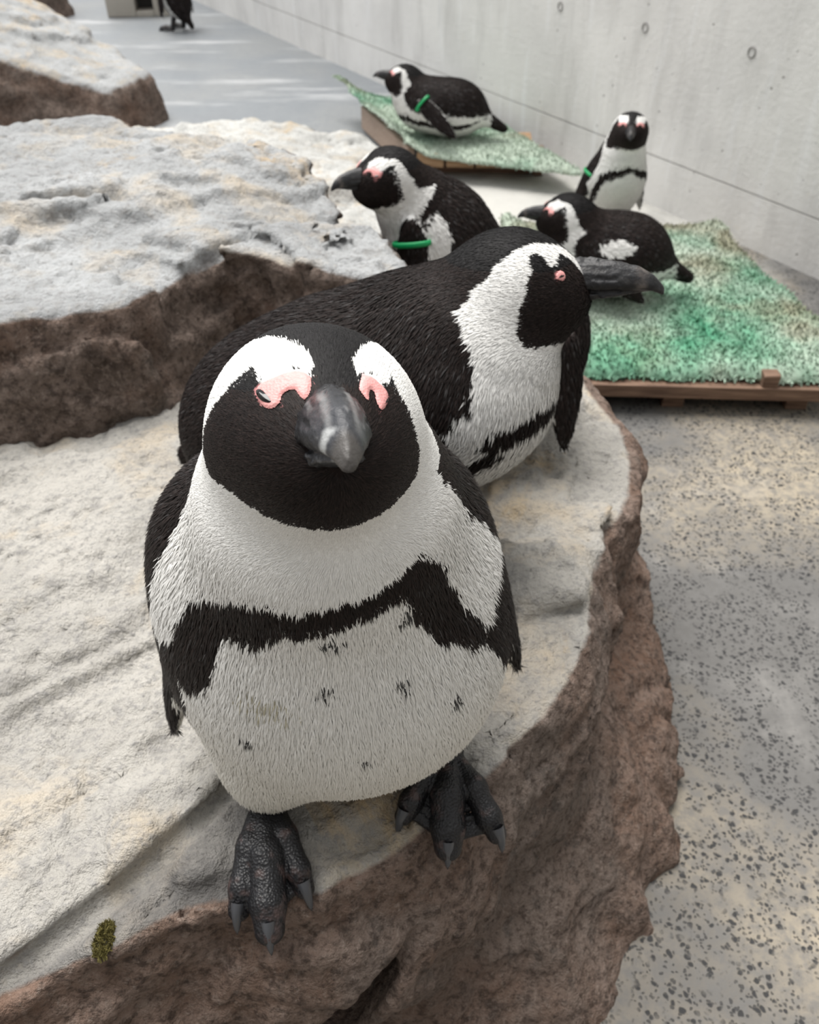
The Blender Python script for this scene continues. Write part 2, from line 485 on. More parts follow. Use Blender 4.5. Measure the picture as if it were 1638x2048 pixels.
def mesh_np(name, verts, faces, mat=None, parent=None, smooth=True, col=None, normals=None):
    """verts (N,3); faces (M,k) with k = 3 or 4"""
    verts = np.asarray(verts, np.float32); faces = np.asarray(faces, np.int32)
    me = bpy.data.meshes.new(name)
    k = faces.shape[1]
    me.vertices.add(len(verts)); me.vertices.foreach_set('co', verts.ravel())
    me.loops.add(faces.size); me.loops.foreach_set('vertex_index', faces.ravel())
    me.polygons.add(len(faces))
    me.polygons.foreach_set('loop_start', np.arange(0, faces.size, k, dtype=np.int32))
    if smooth:
        me.polygons.foreach_set('use_smooth', np.ones(len(faces), bool))
    me.update(calc_edges=True)
    if col is not None:
        a = me.color_attributes.new('Col', 'FLOAT_COLOR', 'POINT')
        c = np.ones((len(verts), 4), np.float32); c[:, :3] = col
        a.data.foreach_set('color', c.ravel())
    if normals is not None:
        me.normals_split_custom_set_from_vertices(np.ascontiguousarray(normals, np.float32))
    if mat is not None:
        me.materials.append(mat)
    o = bpy.data.objects.new(name, me)
    return link(o, parent)

def bm_obj(name, bm, mat, parent=None, smooth=False):
    me = bpy.data.meshes.new(name)
    bm.normal_update()
    bm.to_mesh(me); bm.free()
    if smooth:
        for p in me.polygons: p.use_smooth = True
    me.materials.append(mat)
    return link(bpy.data.objects.new(name, me), parent)

def box_bm(size, bevel=0.003, seg=2, jitter=0.0):
    bm = bmesh.new()
    bmesh.ops.create_cube(bm, size=1.0)
    for v in bm.verts:
        v.co = Vector((v.co.x * size[0], v.co.y * size[1], v.co.z * size[2]))
        if jitter:
            v.co += Vector([random.uniform(-jitter, jitter) for _ in range(3)])
    if bevel:
        bmesh.ops.bevel(bm, geom=list(bm.edges), offset=bevel, segments=seg, affect='EDGES', profile=0.6)
    return bm

# ---------------------------------------------------------------- materials
class NT:
    def __init__(s, name):
        s.m = bpy.data.materials.new(name); s.m.use_nodes = True
        s.t = s.m.node_tree; s.n = s.t.nodes
        s.b = s.n['Principled BSDF']
    def node(s, typ, **kw):
        x = s.n.new(typ)
        for k, v in kw.items():
            if k.startswith('i_'):
                key = k[2:]
                x.inputs[int(key) if key.isdigit() else key].default_value = v
            else:
                setattr(x, k, v)
        return x
    def ln(s, a, ao, b, bi):
        s.t.links.new(a.outputs[ao], b.inputs[bi])
    def noise(s, vec, scale, detail=5, rough=0.6, dist=0.0):
        x = s.node('ShaderNodeTexNoise')
        x.inputs['Scale'].default_value = scale; x.inputs['Detail'].default_value = detail
        x.inputs['Roughness'].default_value = rough; x.inputs['Distortion'].default_value = dist
        s.t.links.new(vec, x.inputs['Vector'])
        return x.outputs['Fac']
    def ramp(s, fac, stops):
        x = s.node('ShaderNodeValToRGB')
        e = x.color_ramp.elements
        while len(e) < len(stops): e.new(0.5)
        for k, (p, c) in enumerate(stops):
            e[k].position = p
            e[k].color = (c, c, c, 1) if isinstance(c, (int, float)) else (*c, 1)
        s.t.links.new(fac, x.inputs['Fac'])
        return x.outputs['Color']
    def mix(s, fac, a, b, mode='MIX'):
        x = s.node('ShaderNodeMix', data_type='RGBA', blend_type=mode)
        for sock, v in ((0, fac), (6, a), (7, b)):
            if isinstance(v, bpy.types.NodeSocket): s.t.links.new(v, x.inputs[sock])
            elif sock == 0: x.inputs[0].default_value = v
            else: x.inputs[sock].default_value = (*v, 1)
        return x.outputs[2]
    def math(s, op, a, b=None, clamp=False):
        x = s.node('ShaderNodeMath', operation=op, use_clamp=clamp)
        for k, v in enumerate((a, b)):
            if v is None: continue
            if isinstance(v, bpy.types.NodeSocket): s.t.links.new(v, x.inputs[k])
            else: x.inputs[k].default_value = v
        return x.outputs[0]
    def bump(s, h, strength=0.5, dist=0.002, prev=None):
        x = s.node('ShaderNodeBump')
        x.inputs['Strength'].default_value = strength; x.inputs['Distance'].default_value = dist
        s.t.links.new(h, x.inputs['Height'])
        if prev is not None: s.t.links.new(prev, x.inputs['Normal'])
        return x.outputs['Normal']
    def base(s, c):
        if isinstance(c, bpy.types.NodeSocket): s.t.links.new(c, s.b.inputs['Base Color'])
        else: s.b.inputs['Base Color'].default_value = (*c, 1)
    def rough(s, c):
        if isinstance(c, bpy.types.NodeSocket): s.t.links.new(c, s.b.inputs['Roughness'])
        else: s.b.inputs['Roughness'].default_value = c
    def normal(s, n):
        s.t.links.new(n, s.b.inputs['Normal'])
    def obj(s):
        return s.node('ShaderNodeTexCoord').outputs['Object']
    def mapped(s, vec, scale=(1, 1, 1), rot=(0, 0, 0)):
        x = s.node('ShaderNodeMapping')
        x.inputs['Scale'].default_value = scale; x.inputs['Rotation'].default_value = rot
        s.t.links.new(vec, x.inputs['Vector'])
        return x.outputs['Vector']
    def attr(s, name):
        return s.node('ShaderNodeAttribute', attribute_name=name).outputs['Color']
    def vor(s, vec, scale, feature='F1', rnd=1.0):
        x = s.node('ShaderNodeTexVoronoi', feature=feature)
        x.inputs['Scale'].default_value = scale; x.inputs['Randomness'].default_value = rnd
        s.t.links.new(vec, x.inputs['Vector'])
        return x.outputs['Distance']

def plain(name, c, rough=0.5, spec=0.5):
    t = NT(name); t.base(c); t.rough(rough); t.b.inputs['Specular IOR Level'].default_value = spec
    return t.m

def attr_mat(name, rough, spec=0.4, bump=None, sheen=0.0):
    t = NT(name); t.base(t.attr('Col')); t.rough(rough)
    t.b.inputs['Specular IOR Level'].default_value = spec
    if sheen:
        t.b.inputs['Sheen Weight'].default_value = sheen
        t.b.inputs['Sheen Roughness'].default_value = 0.5
    if bump == 'scales':
        v = t.obj()
        d = t.vor(t.mapped(v, (1, 1, 0.8)), 560.0)
        n = t.noise(v, 140, 3)
        t.normal(t.bump(t.math('ADD', d, t.math('MULTIPLY', n, 0.5)), 0.8, 0.0008))
    if bump == 'horn':
        v = t.obj()
        n = t.noise(t.mapped(v, (1, 1, 1)), 260, 5, 0.65)
        t.normal(t.bump(n, 0.55, 0.0016))
    return t.m

M = {}
M['skin_under'] = attr_mat('plumage_down', 0.85, 0.2)
M['feather'] = attr_mat('plumage_feathers', 0.66, 0.22, sheen=0.0)
M['beak'] = attr_mat('horn_beak', 0.36, 0.38, 'horn')
M['foot'] = attr_mat('scaly_foot_skin', 0.45, 0.45, 'scales')
M['claw'] = plain('claw_horn', (0.060, 0.063, 0.070), 0.25)
M['eye'] = plain('eye_gloss', (0.004, 0.003, 0.003), 0.08)
_t = NT('bare_pink_skin')
_v = _t.obj()
_t.base(_t.mix(_t.noise(_v, 500, 3), (0.66, 0.25, 0.24), (0.78, 0.40, 0.38)))
_t.rough(0.55)
_t.normal(_t.bump(_t.vor(_v, 900), 0.35, 0.0006))
M['pink'] = _t.m
M['band'] = plain('green_band_plastic', (0.0, 0.30, 0.09), 0.35)

def rock_material(name, side=(0.175, 0.118, 0.090), side2=(0.26, 0.20, 0.168), top=(0.430, 0.412, 0.378), lo=0.60, hi=0.78, rust=0.35, scale=1.0):
    t = NT(name); v = t.obj()
    nz = t.node('ShaderNodeSeparateXYZ')
    g = t.node('ShaderNodeNewGeometry')
    t.ln(g, 'Normal', nz, 0)
    n_big = t.noise(v, 5 * scale, 6, 0.62)
    n_mid = t.noise(v, 26 * scale, 6, 0.65)
    n_fin = t.noise(v, 140 * scale, 5, 0.7)
    n_dot = t.vor(v, 170 * scale)
    cs = t.node('ShaderNodeSeparateColor'); t.t.links.new(t.attr('Col'), cs.inputs[0])
    up = t.math('ADD', t.math('MULTIPLY', cs.outputs[0], 0.8), t.math('MULTIPLY', nz.outputs['Z'], 0.2))
    up = t.math('ADD', up, t.math('MULTIPLY', t.math('SUBTRACT', n_mid, 0.5), 0.45))
    fac = t.ramp(up, [(lo, 0.0), (hi, 1.0)])
    brown = t.mix(t.ramp(n_mid, [(0.35, 0.0), (0.68, 1.0)]), side, side2)
    brown = t.mix(t.ramp(n_big, [(0.48, 0.0), (0.70, rust)]), brown, (0.21, 0.10, 0.055))
    brown = t.mix(t.ramp(t.noise(v, 60 * scale, 5, 0.7), [(0.52, 0.0), (0.66, 0.75)]), brown, (0.040, 0.029, 0.024))
    brown = t.mix(t.ramp(t.noise(v, 95 * scale, 4, 0.7), [(0.56, 0.0), (0.70, 0.55)]), brown, (0.27, 0.215, 0.18))
    brown = t.mix(t.ramp(t.noise(v, 3.1 * scale, 4, 0.6), [(0.55, 0.0), (0.64, 0.45)]), brown, (0.17, 0.155, 0.14))
    brown = t.mix(t.ramp(n_fin, [(0.48, 0.0), (0.64, 0.8)]), brown, (0.055, 0.038, 0.030))
    brown = t.mix(t.ramp(t.noise(v, 210 * scale, 4, 0.7), [(0.56, 0.0), (0.68, 0.5)]), brown, (0.33, 0.27, 0.23))
    light = t.mix(t.ramp(n_big, [(0.38, 0.0), (0.66, 1.0)]), tuple(c * 1.12 for c in top), tuple(c * 0.78 for c in top))
    light = t.mix(t.ramp(t.noise(v, 11 * scale, 5, 0.6, 0.4), [(0.50, 0.0), (0.66, 0.6)]), light, (0.54, 0.45, 0.33))
    light = t.mix(t.ramp(t.noise(v, 4.3 * scale, 6, 0.66, 0.6), [(0.565, 0.0), (0.65, 0.6)]), light, (0.55, 0.38, 0.18))
    light = t.mix(t.ramp(n_fin, [(0.50, 0.0), (0.66, 0.7)]), light, (0.25, 0.245, 0.24))
    light = t.mix(t.ramp(t.noise(v, 44 * scale, 5, 0.65), [(0.54, 0.0), (0.66, 0.55)]), light, (0.28, 0.27, 0.255))
    light = t.mix(t.ramp(n_dot, [(0.0, 0.6), (0.22, 0.0)]), light, (0.17, 0.165, 0.16))
    light = t.mix(t.math('MULTIPLY', cs.outputs[1], t.ramp(n_mid, [(0.36, 1.0), (0.64, 0.5)])), light, (0.120, 0.115, 0.110))
    t.base(t.mix(fac, brown, light))
    t.rough(0.86)
    t.b.inputs['Specular IOR Level'].default_value = 0.25
    h = t.math('ADD', t.math('MULTIPLY', n_mid, 1.2), t.math('MULTIPLY', n_fin, 0.55))
    nb = t.bump(h, 0.9, 0.014 / scale)
    nb = t.bump(t.ramp(n_dot, [(0.0, 0.0), (0.25, 1.0)]), 0.25, 0.0015, nb)
    t.normal(nb)
    return t.m

M['rock'] = rock_material('whitewashed_brown_rock')
M['rock2'] = rock_material('grey_brown_rock', top=(0.40, 0.41, 0.415), side=(0.10, 0.074, 0.06), rust=0.4)
M['rock4'] = rock_material('pale_low_rock', side=(0.36, 0.34, 0.31), side2=(0.5, 0.48, 0.44), top=(0.60, 0.60, 0.575), rust=0.1)

_t = NT('aggregate_concrete_floor'); _v = _t.obj()
_nb = _t.noise(_v, 2.1, 4, 0.55, 0.3)
_nm = _t.noise(_v, 60, 5, 0.7)
_wv = _t.node('ShaderNodeVectorMath', operation='ADD')
_dn = _t.node('ShaderNodeTexNoise'); _dn.inputs['Scale'].default_value = 90
_t.t.links.new(_v, _dn.inputs['Vector'])
_sc = _t.node('ShaderNodeVectorMath', operation='SCALE'); _sc.inputs['Scale'].default_value = 0.009
_t.t.links.new(_dn.outputs['Color'], _sc.inputs[0])
_t.t.links.new(_v, _wv.inputs[0]); _t.t.links.new(_sc.outputs[0], _wv.inputs[1])
_vd = _t.vor(_wv.outputs[0], 105)
_base = _t.mix(_t.ramp(_nb, [(0.42, 0.0), (0.60, 1.0)]), (0.105, 0.102, 0.098), (0.33, 0.285, 0.215))
_base = _t.mix(_t.ramp(_t.noise(_v, 7, 5, 0.6), [(0.55, 0.0), (0.74, 0.42)]), _base, (0.38, 0.37, 0.35))
_base = _t.mix(_t.ramp(_nm, [(0.42, 0.0), (0.60, 0.7)]), _base, (0.125, 0.122, 0.118))
_spot = _t.ramp(_vd, [(0.22, 1.0), (0.34, 0.0)])
_spot = _t.math('MAXIMUM', _spot, _t.math('MULTIPLY', _t.ramp(_t.vor(_wv.outputs[0], 190), [(0.24, 1.0), (0.36, 0.0)]), 0.8))
_spotm = _t.math('MULTIPLY', _spot, _t.ramp(_t.noise(_v, 22, 4), [(0.40, 0.0), (0.50, 1.0)]))
_base = _t.mix(_spotm, _base, (0.022, 0.022, 0.023))
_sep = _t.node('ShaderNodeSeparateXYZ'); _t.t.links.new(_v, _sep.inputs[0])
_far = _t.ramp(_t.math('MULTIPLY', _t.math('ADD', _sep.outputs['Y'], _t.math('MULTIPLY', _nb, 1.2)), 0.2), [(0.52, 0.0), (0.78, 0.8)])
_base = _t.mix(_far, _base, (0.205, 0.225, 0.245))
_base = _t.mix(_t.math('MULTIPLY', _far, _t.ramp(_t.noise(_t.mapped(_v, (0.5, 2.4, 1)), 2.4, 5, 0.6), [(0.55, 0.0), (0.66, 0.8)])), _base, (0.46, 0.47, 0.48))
_ds = _t.node('ShaderNodeVectorMath', operation='DISTANCE')
_t.t.links.new(_v, _ds.inputs[0]); _ds.inputs[1].default_value = (0.28, 2.25, 0.0)
_ww = _t.ramp(_t.math('ADD', _ds.outputs['Value'], _t.math('MULTIPLY', _t.math('SUBTRACT', _t.noise(_v, 6, 5), 0.5), 0.9)), [(0.30, 0.8), (0.75, 0.0)])
_base = _t.mix(_ww, _base, (0.60, 0.59, 0.55))
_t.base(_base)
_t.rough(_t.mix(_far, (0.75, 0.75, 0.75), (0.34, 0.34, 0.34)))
_t.normal(_t.bump(_t.math('SUBTRACT', _nm, _t.math('MULTIPLY', _spotm, 0.8)), 0.5, 0.003))
M['floor'] = _t.m

_t = NT('cast_concrete_wall'); _v = _t.obj()
_b1 = _t.noise(_v, 3.2, 6, 0.62)
_b = _t.mix(_t.ramp(_b1, [(0.35, 0.0), (0.65, 1.0)]), (0.66, 0.65, 0.63), (0.77, 0.76, 0.735))
_b = _t.mix(_t.ramp(_t.noise(_t.mapped(_v, (1, 1, 0.10)), 22, 4, 0.6), [(0.56, 0.0), (0.70, 0.75)]), _b, (0.80, 0.80, 0.795))
_b = _t.mix(_t.ramp(_t.noise(_t.mapped(_v, (1, 1, 0.25)), 9, 5), [(0.50, 0.0), (0.72, 0.5)]), _b, (0.43, 0.42, 0.40))
_b = _t.mix(_t.ramp(_t.noise(_v, 16, 4, 0.7), [(0.62, 0.0), (0.76, 0.35)]), _b, (0.66, 0.60, 0.48))
_pit = _t.ramp(_t.vor(_v, 26), [(0.06, 1.0), (0.12, 0.0)])
_pit = _t.math('MULTIPLY', _pit, _t.ramp(_t.noise(_v, 9, 2), [(0.48, 0.0), (0.56, 1.0)]))
_b = _t.mix(_t.math('MULTIPLY', _pit, 0.75), _b, (0.26, 0.25, 0.24))
_t.base(_b); _t.rough(0.82)
_t.normal(_t.bump(_t.math('SUBTRACT', _t.noise(_v, 70, 4), _pit), 0.35, 0.004))
M['wall'] = _t.m
M['light_blocker'] = plain('grey_light_blocker', (0.30, 0.295, 0.285), 0.7)  # grey of the added wall behind the camera
M['hole'] = plain('dark_hole', (0.05, 0.048, 0.046), 0.9)
M['tie'] = plain('grout_plug', (0.30, 0.29, 0.28), 0.9)

def wood_material(name, a, b):
    t = NT(name); v = t.obj()
    w = t.noise(t.mapped(v, (2.0, 26, 26)), 6, 5, 0.6, 0.4)
    t.base(t.mix(t.ramp(w, [(0.35, 0.0), (0.7, 1.0)]), a, b))
    t.rough(0.75); t.normal(t.bump(w, 0.4, 0.002))
    return t.m
M['wood'] = wood_material('weathered_brown_wood', (0.10, 0.055, 0.035), (0.24, 0.15, 0.10))
M['wood_pale'] = wood_material('pale_pine_wood', (0.33, 0.23, 0.17), (0.50, 0.40, 0.33))
M['wood_orange'] = wood_material('orange_pine_wood', (0.26, 0.15, 0.075), (0.40, 0.26, 0.15))
M['mat'] = attr_mat('green_pile_mat', 0.9, 0.2)
# ---------------------------------------------------------------- setting
def ngon_slab(name, pts, z0, z1, mat):
    bm = bmesh.new()
    lo = [bm.verts.new((x, y, z0)) for x, y in pts]
    hi = [bm.verts.new((x, y, z1)) for x, y in pts]
    bm.faces.new(hi); bm.faces.new(lo[::-1])
    for i in range(len(pts)):
        j = (i + 1) % len(pts)
        bm.faces.new((lo[i], lo[j], hi[j], hi[i]))
    bmesh.ops.recalc_face_normals(bm, faces=bm.faces)
    return bm_obj(name, bm, mat)

fl = ngon_slab('floor', [(-12, -8), (6, -8), (6, 20), (-12, 20)], -0.1, 0.0, M['floor'])
tag(fl, 'grey and tan exposed aggregate concrete floor', kind='structure')
# long cast concrete wall running back on the right: foot line X + 0.57 Y = 2.075
W_ANG = math.atan2(1.0, -0.57)
W0 = V(2.075 + 0.57 * 1.0, -1.0, 0)
wd = V(math.cos(W_ANG), math.sin(W_ANG), 0); wn = V(-wd[1], wd[0], 0)   # wn points into the enclosure (-x)
wall = empty('wall_right', tuple(W0), W_ANG)
tag(wall, 'pale cast concrete wall with a low horizontal joint', kind='structure')
for nm, z0, z1, th in (('concrete_panel', 0.0, 0.128, 0.0), ('concrete_panel', 0.133, 2.6, 0.0), ('joint', 0.12, 0.14, -0.005)):
    bm = bmesh.new()
    bmesh.ops.create_cube(bm, size=1.0)
    for v in bm.verts:
        v.co = Vector(((v.co.x + 0.5) * 15.0, (v.co.y - 0.5) * 0.3 + th, z0 + (v.co.z + 0.5) * (z1 - z0)))
    bm_obj(nm, bm, M['wall'], wall)

def tie_hole(s, z, r=0.0105):
    bm = bmesh.new()
    n = 20
    rings = []
    for rr, y in ((r * 1.25, 0.0008), (r * 1.05, 0.0030), (r * 0.9, 0.0022), (r * 0.8, -0.001), (0.0005, -0.0012)):
        rings.append([bm.verts.new((s + rr * math.cos(2 * math.pi * k / n), y, z + rr * math.sin(2 * math.pi * k / n))) for k in range(n)])
    for a, b in zip(rings[:-1], rings[1:]):
        for k in range(n):
            bm.faces.new((a[k], a[(k + 1) % n], b[(k + 1) % n], b[k]))
    bmesh.ops.recalc_face_normals(bm, faces=bm.faces)
    bm_obj('tie_hole', bm, M['tie'], wall, smooth=True)

def wall_hit(px, py):
    u, v = (px - 819) / FPX, (1024 - py) / FPX
    c, s = math.cos(CAM_PITCH), math.sin(CAM_PITCH)
    d = V(u, c + v * s, -s + v * c)
    t = 2.075 / (d[0] + 0.57 * d[1])
    p = V(0, 0, CAM_H) + d * t
    return (p - W0) @ wd, p[2]
for s_, z_ in ((3.32, 0.425), (3.69, 0.432), (4.06, 0.43), (4.43, 0.432), (4.80, 0.43), (2.95, 0.428)):
    tie_hole(s_, z_)

bm = box_bm((9.0, 0.25, 2.3), 0.01)  # unseen wall added behind the camera to cut light from the front
_wf = bm_obj('light_blocker_wall', bm, M['light_blocker'])
_wf.location = (-1.6, -1.05, 1.15)
tag(_wf, 'unseen grey wall added behind the camera to hold back frontal light', kind='structure')

# ---------------------------------------------------------------- rocks
def rock(name, f, lo, hi, h, mat, label, noise, zmin=None, cf=None, grey=None, carve=None):
    def g(p):
        d = f(p)
        m = np.abs(d) < 0.045
        if m.any():
            d = d.copy()
            d[m] += noise(p[m])
        if carve is not None:
            d = smax(d, -carve(p), 0.006)
        return d
    v, q = surface_nets(g, lo, hi, h, newton=1)
    up = sdf_grad(cf or f, v, 0.012)[:, 2]
    if zmin is not None:
        up = up * np.clip((v[:, 2] - zmin) / 0.02, 0, 1)
    g_ = grey(v) if grey is not None else np.zeros(len(v))
    o = mesh_np(name, v, q, mat, None, True, np.stack([np.clip(up, 0, 1), g_, g_ * 0], 1))
    return tag(o, label, 'rock')

def strata(p, amp=1.0, ang=0.5, seed=0):
    c, s = math.cos(ang), math.sin(ang)
    q = np.stack([p[:, 0] * c + p[:, 1] * s, -p[:, 0] * s + p[:, 1] * c, p[:, 2]], 1)
    n = fbm(q * np.array([3.2, 6, 6]), 3, seed) * 3.2
    fr = n - np.floor(n)
    a = (np.floor(n) + np.clip((fr - 0.40) / 0.2, 0, 1) + 0.35 * (fr - 0.5)) / 3.2 * 0.030
    k = fbm(q * np.array([6, 15, 12]), 3, seed + 5)
    b = 0.0045 * np.exp(-(k / 0.018) ** 2)
    c2 = (np.abs(fbm(p * 38, 3, seed + 9)) - 0.15) * 0.010
    c3 = fbm(p * 130, 3, seed + 13) * 0.0022
    return (a + b + c2 + c3) * amp

R1_TOP = [(-0.30, 0.150), (-0.205, 0.205), (-0.16, 0.236), (-0.127, 0.246), (-0.06, 0.252), (-0.02, 0.275), (0.012, 0.300), (0.07, 0.356), (0.125, 0.425), (0.148, 0.47),
          (0.170, 0.53), (0.178, 0.56), (0.20, 0.60), (0.258, 0.71), (0.275, 0.79), (0.268, 0.86), (0.235, 0.95), (0.1, 1.06), (-0.06, 1.13), (-0.13, 1.27), (-0.25, 1.42), (-0.5, 1.52), (-1.4, 1.56), (-1.4, -0.1), (-0.5, 0.02)]
R1_A = [(-0.128, 0.335), (-0.155, 0.302), (-0.179, 0.282), (-0.22, 0.236), (-0.26, 0.208), (-0.6, 0.0), (-1.0, 0.0), (-1.0, 1.2), (-0.15, 1.2), (-0.13, 0.7), (-0.105, 0.42)]
R1_C = [(0.06, 0.60), (0.145, 0.60), (0.168, 0.545), (0.160, 0.515), (0.10, 0.505), (0.06, 0.53)]
def r1(p, plain_top=False):
    x, y, z = p[:, 0], p[:, 1], p[:, 2]
    sl = 0.08 + 0.30 * np.clip((x + 0.08) / 0.22, 0, 1) * (0.30 + 0.70 * np.clip((0.74 - y) / 0.28, 0, 1))
    d2 = sd_poly(x, y, R1_TOP)
    drop = np.clip(0.30 - z, 0, 1)
    side = (d2 - drop * sl - 0.02 * np.sin(drop * 21 + x * 6) * np.clip(drop * 9, 0, 1)) * 0.93
    top = 0.298 + 0.016 * np.clip(0.5 - sd_poly(x, y, R1_A) / 0.014, 0, 1)
    top = top + 0.018 * np.clip(0.5 - sd_poly(x, y, R1_C) / 0.012, 0, 1)
    top = top - 0.010 * np.clip((y - 0.60) / 0.03, 0, 1) * np.clip((x + 0.05) / 0.1, 0, 1)
    top = top - 0.10 * np.clip(-(x + 0.30), 0, 1)
    if plain_top:
        return smax(side, (z - 0.305) * 0.9, 0.010)
    d = smax(side, (z - top) * 0.9, 0.010)
    return smax(d, -(x + 0.98), 0.01)
def r1_crevices(p):
    # crevices
    cr = cone(p, (-0.120, 0.345, 0.312), (-0.175, 0.277, 0.300), 0.006, 0.009)
    cr = np.minimum(cr, cone(p, (-0.175, 0.277, 0.300), (-0.26, 0.200, 0.292), 0.009, 0.010))
    cr = np.minimum(cr, cone(p, (0.016, 0.264, 0.238), (-0.021, 0.236, 0.205), 0.006, 0.015))
    for dy in (0.0, 0.018, 0.036):
        cr = np.minimum(cr, cone(p, (-0.021, 0.234 + dy, 0.205 - dy * 0.5), (-0.060, 0.216 + dy, 0.158 - dy * 0.5), 0.014, 0.026))
    cr = np.minimum(cr, cone(p, (0.105, 0.497, 0.305), (0.165, 0.515, 0.305), 0.004, 0.006))
    cr = np.minimum(cr, cone(p, (0.20, 0.56, 0.22), (0.16, 0.44, 0.17), 0.008, 0.014))
    return cr
rock('rock', r1, (-1.02, 0.0, -0.02), (0.46, 1.62, 0.36), 0.0056, M['rock'], 'large whitewashed rock slab with brown sides under the front penguin', lambda p: strata(p, 0.80, 0.7, 3) + np.clip((0.285 - p[:, 2]) / 0.03, 0, 1) * (np.abs(fbm(p @ np.array([[0.8, 0.5, 0], [-0.5, 0.8, 0.35], [0.2, -0.3, 0.93]]) * np.array([5, 11, 8]), 3, 77)) - 0.13) * 0.034,
     0.250, lambda p: r1(p, True), lambda p: np.clip(sd_poly(p[:, 0], p[:, 1], R1_A) / 0.012, 0, 1) * np.clip((-0.085 - p[:, 0]) / 0.03, 0, 1), r1_crevices)

R2_TOP = [(-1.3, 0.74), (-0.60, 0.775), (-0.48, 0.80), (-0.36, 0.835), (-0.315, 0.85), (-0.27, 0.935), (-0.22, 1.00), (-0.10, 0.985), (-0.02, 0.975), (-0.015, 1.02), (-0.075, 1.15), (-0.115, 1.25), (-0.16, 1.32),
          (-0.3, 1.385), (-0.52, 1.475), (-0.9, 1.52), (-1.3, 1.5)]
def r2(p):
    x, y, z = p[:, 0], p[:, 1], p[:, 2]
    top = 0.448 + 0.022 * np.clip((y - 0.9) / 0.5, 0, 1) - 0.050 * np.clip((x + 0.27) / 0.27, 0, 1)
    top = top + 0.012 * np.clip((y - (1.10 + 0.1 * x)) / 0.012, 0, 1) * np.clip(-(x + 0.30) / 0.05, 0, 1)
    d2 = sd_poly(x, y, R2_TOP) - np.clip(0.46 - z, 0, 1) * 0.16
    d = smax(d2 * 0.95, (z - top) * 0.95, 0.016)
    return smax(smax(d, 0.262 - z, 0.01), -(x + 1.12), 0.01)
def r2_crevices(p):
    q = p.copy(); w = fbm(p * 18, 2, 91) * 0.02
    q[:, 1] += w; q[:, 2] = 0.455 + (q[:, 2] - 0.455) * 0.45
    cr = cone(q, (-0.52, 0.83, 0.46), (-0.34, 1.02, 0.470), 0.018, 0.008)
    cr = np.minimum(cr, cone(q, (-0.62, 1.07, 0.470), (-0.40, 1.115, 0.472), 0.012, 0.018))
    cr = np.minimum(cr, cone(q, (-0.40, 1.115, 0.472), (-0.22, 1.09, 0.462), 0.014, 0.009))
    cr = np.minimum(cr, cone(q, (-0.22, 1.09, 0.462), (-0.14, 1.19, 0.450), 0.009, 0.012))
    cr = np.minimum(cr, cone(q, (-0.45, 1.30, 0.482), (-0.30, 1.22, 0.476), 0.009, 0.014))
    cr = np.minimum(cr, cone(q, (-0.27, 0.95, 0.445), (-0.19, 1.08, 0.450), 0.009, 0.003))
    return cr
rock('rock', r2, (-1.15, 0.70, 0.2), (0.16, 1.62, 0.58), 0.0075, M['rock2'], 'grey boulder with a dark brown face behind the two nearest penguins', lambda p: strata(p, 1.0, 0.35, 21), 0.335, None, None, r2_crevices)

R3_TOP = [(-0.98, 3.30), (-1.05, 3.12), (-1.5, 2.98), (-2.4, 2.9), (-2.8, 3.6), (-1.7, 3.9), (-1.15, 3.62)]
def r3(p):
    x, y, z = p[:, 0], p[:, 1], p[:, 2]
    top = 0.15 + 0.25 * np.clip(-(x + 1.05) / 0.7, 0, 1.6)
    return smax((sd_poly(x, y, R3_TOP) - np.clip(0.25 - z, 0, 1) * 0.25) * 0.9, (z - top) * 0.9, 0.04)
rock('rock', r3, (-2.7, 2.7, -0.05), (-0.75, 4.0, 0.62), 0.018, M['rock2'], 'distant boulder with pale top and brown side, at the far left', lambda p: strata(p * 0.45, 1.6, 0.2, 41))

R4_TOP = [(-1.2, 2.85), (-0.75, 2.93), (-0.35, 2.90), (-0.12, 2.74), (-0.04, 2.52), (0.10, 2.36), (0.15, 2.22), (0.10, 2.0), (-0.1, 1.92), (-0.5, 2.1), (-1.2, 2.3)]
def r4(p):
    x, y, z = p[:, 0], p[:, 1], p[:, 2]
    top = 0.085 + 0.04 * np.clip(0.5 - sd_poly(x, y, [(-1.2, 2.75), (-0.5, 2.75), (-0.15, 2.5), (-0.05, 2.2), (-0.4, 2.25), (-1.2, 2.4)]) / 0.04, 0, 1)
    return smax((sd_poly(x, y, R4_TOP) - np.clip(0.1 - z, 0, 1) * 0.5) * 0.9, (z - top) * 0.9, 0.03)
rock('rock', r4, (-1.15, 1.8, -0.03), (0.25, 3.05, 0.2), 0.014, M['rock4'], 'low pale rock ledge on the floor beside the far mat', lambda p: strata(p * 0.6, 1.3, -0.6, 61))

R6_TOP = [(-0.03, 1.18), (0.14, 1.15), (0.22, 1.26), (0.18, 1.42), (0.0, 1.45), (-0.06, 1.36)]
def r6(p):
    x, y, z = p[:, 0], p[:, 1], p[:, 2]
    return smax((sd_poly(x, y, R6_TOP) - np.clip(0.08 - z, 0, 1) * 0.3) * 0.9, (z - 0.076) * 0.9, 0.02)
rock('rock', r6, (-0.18, 1.05, -0.03), (0.28, 1.52, 0.13), 0.009, M['rock4'], 'small low stone under the penguin behind the grey boulder', lambda p: strata(p, 0.35, 0.2, 51))

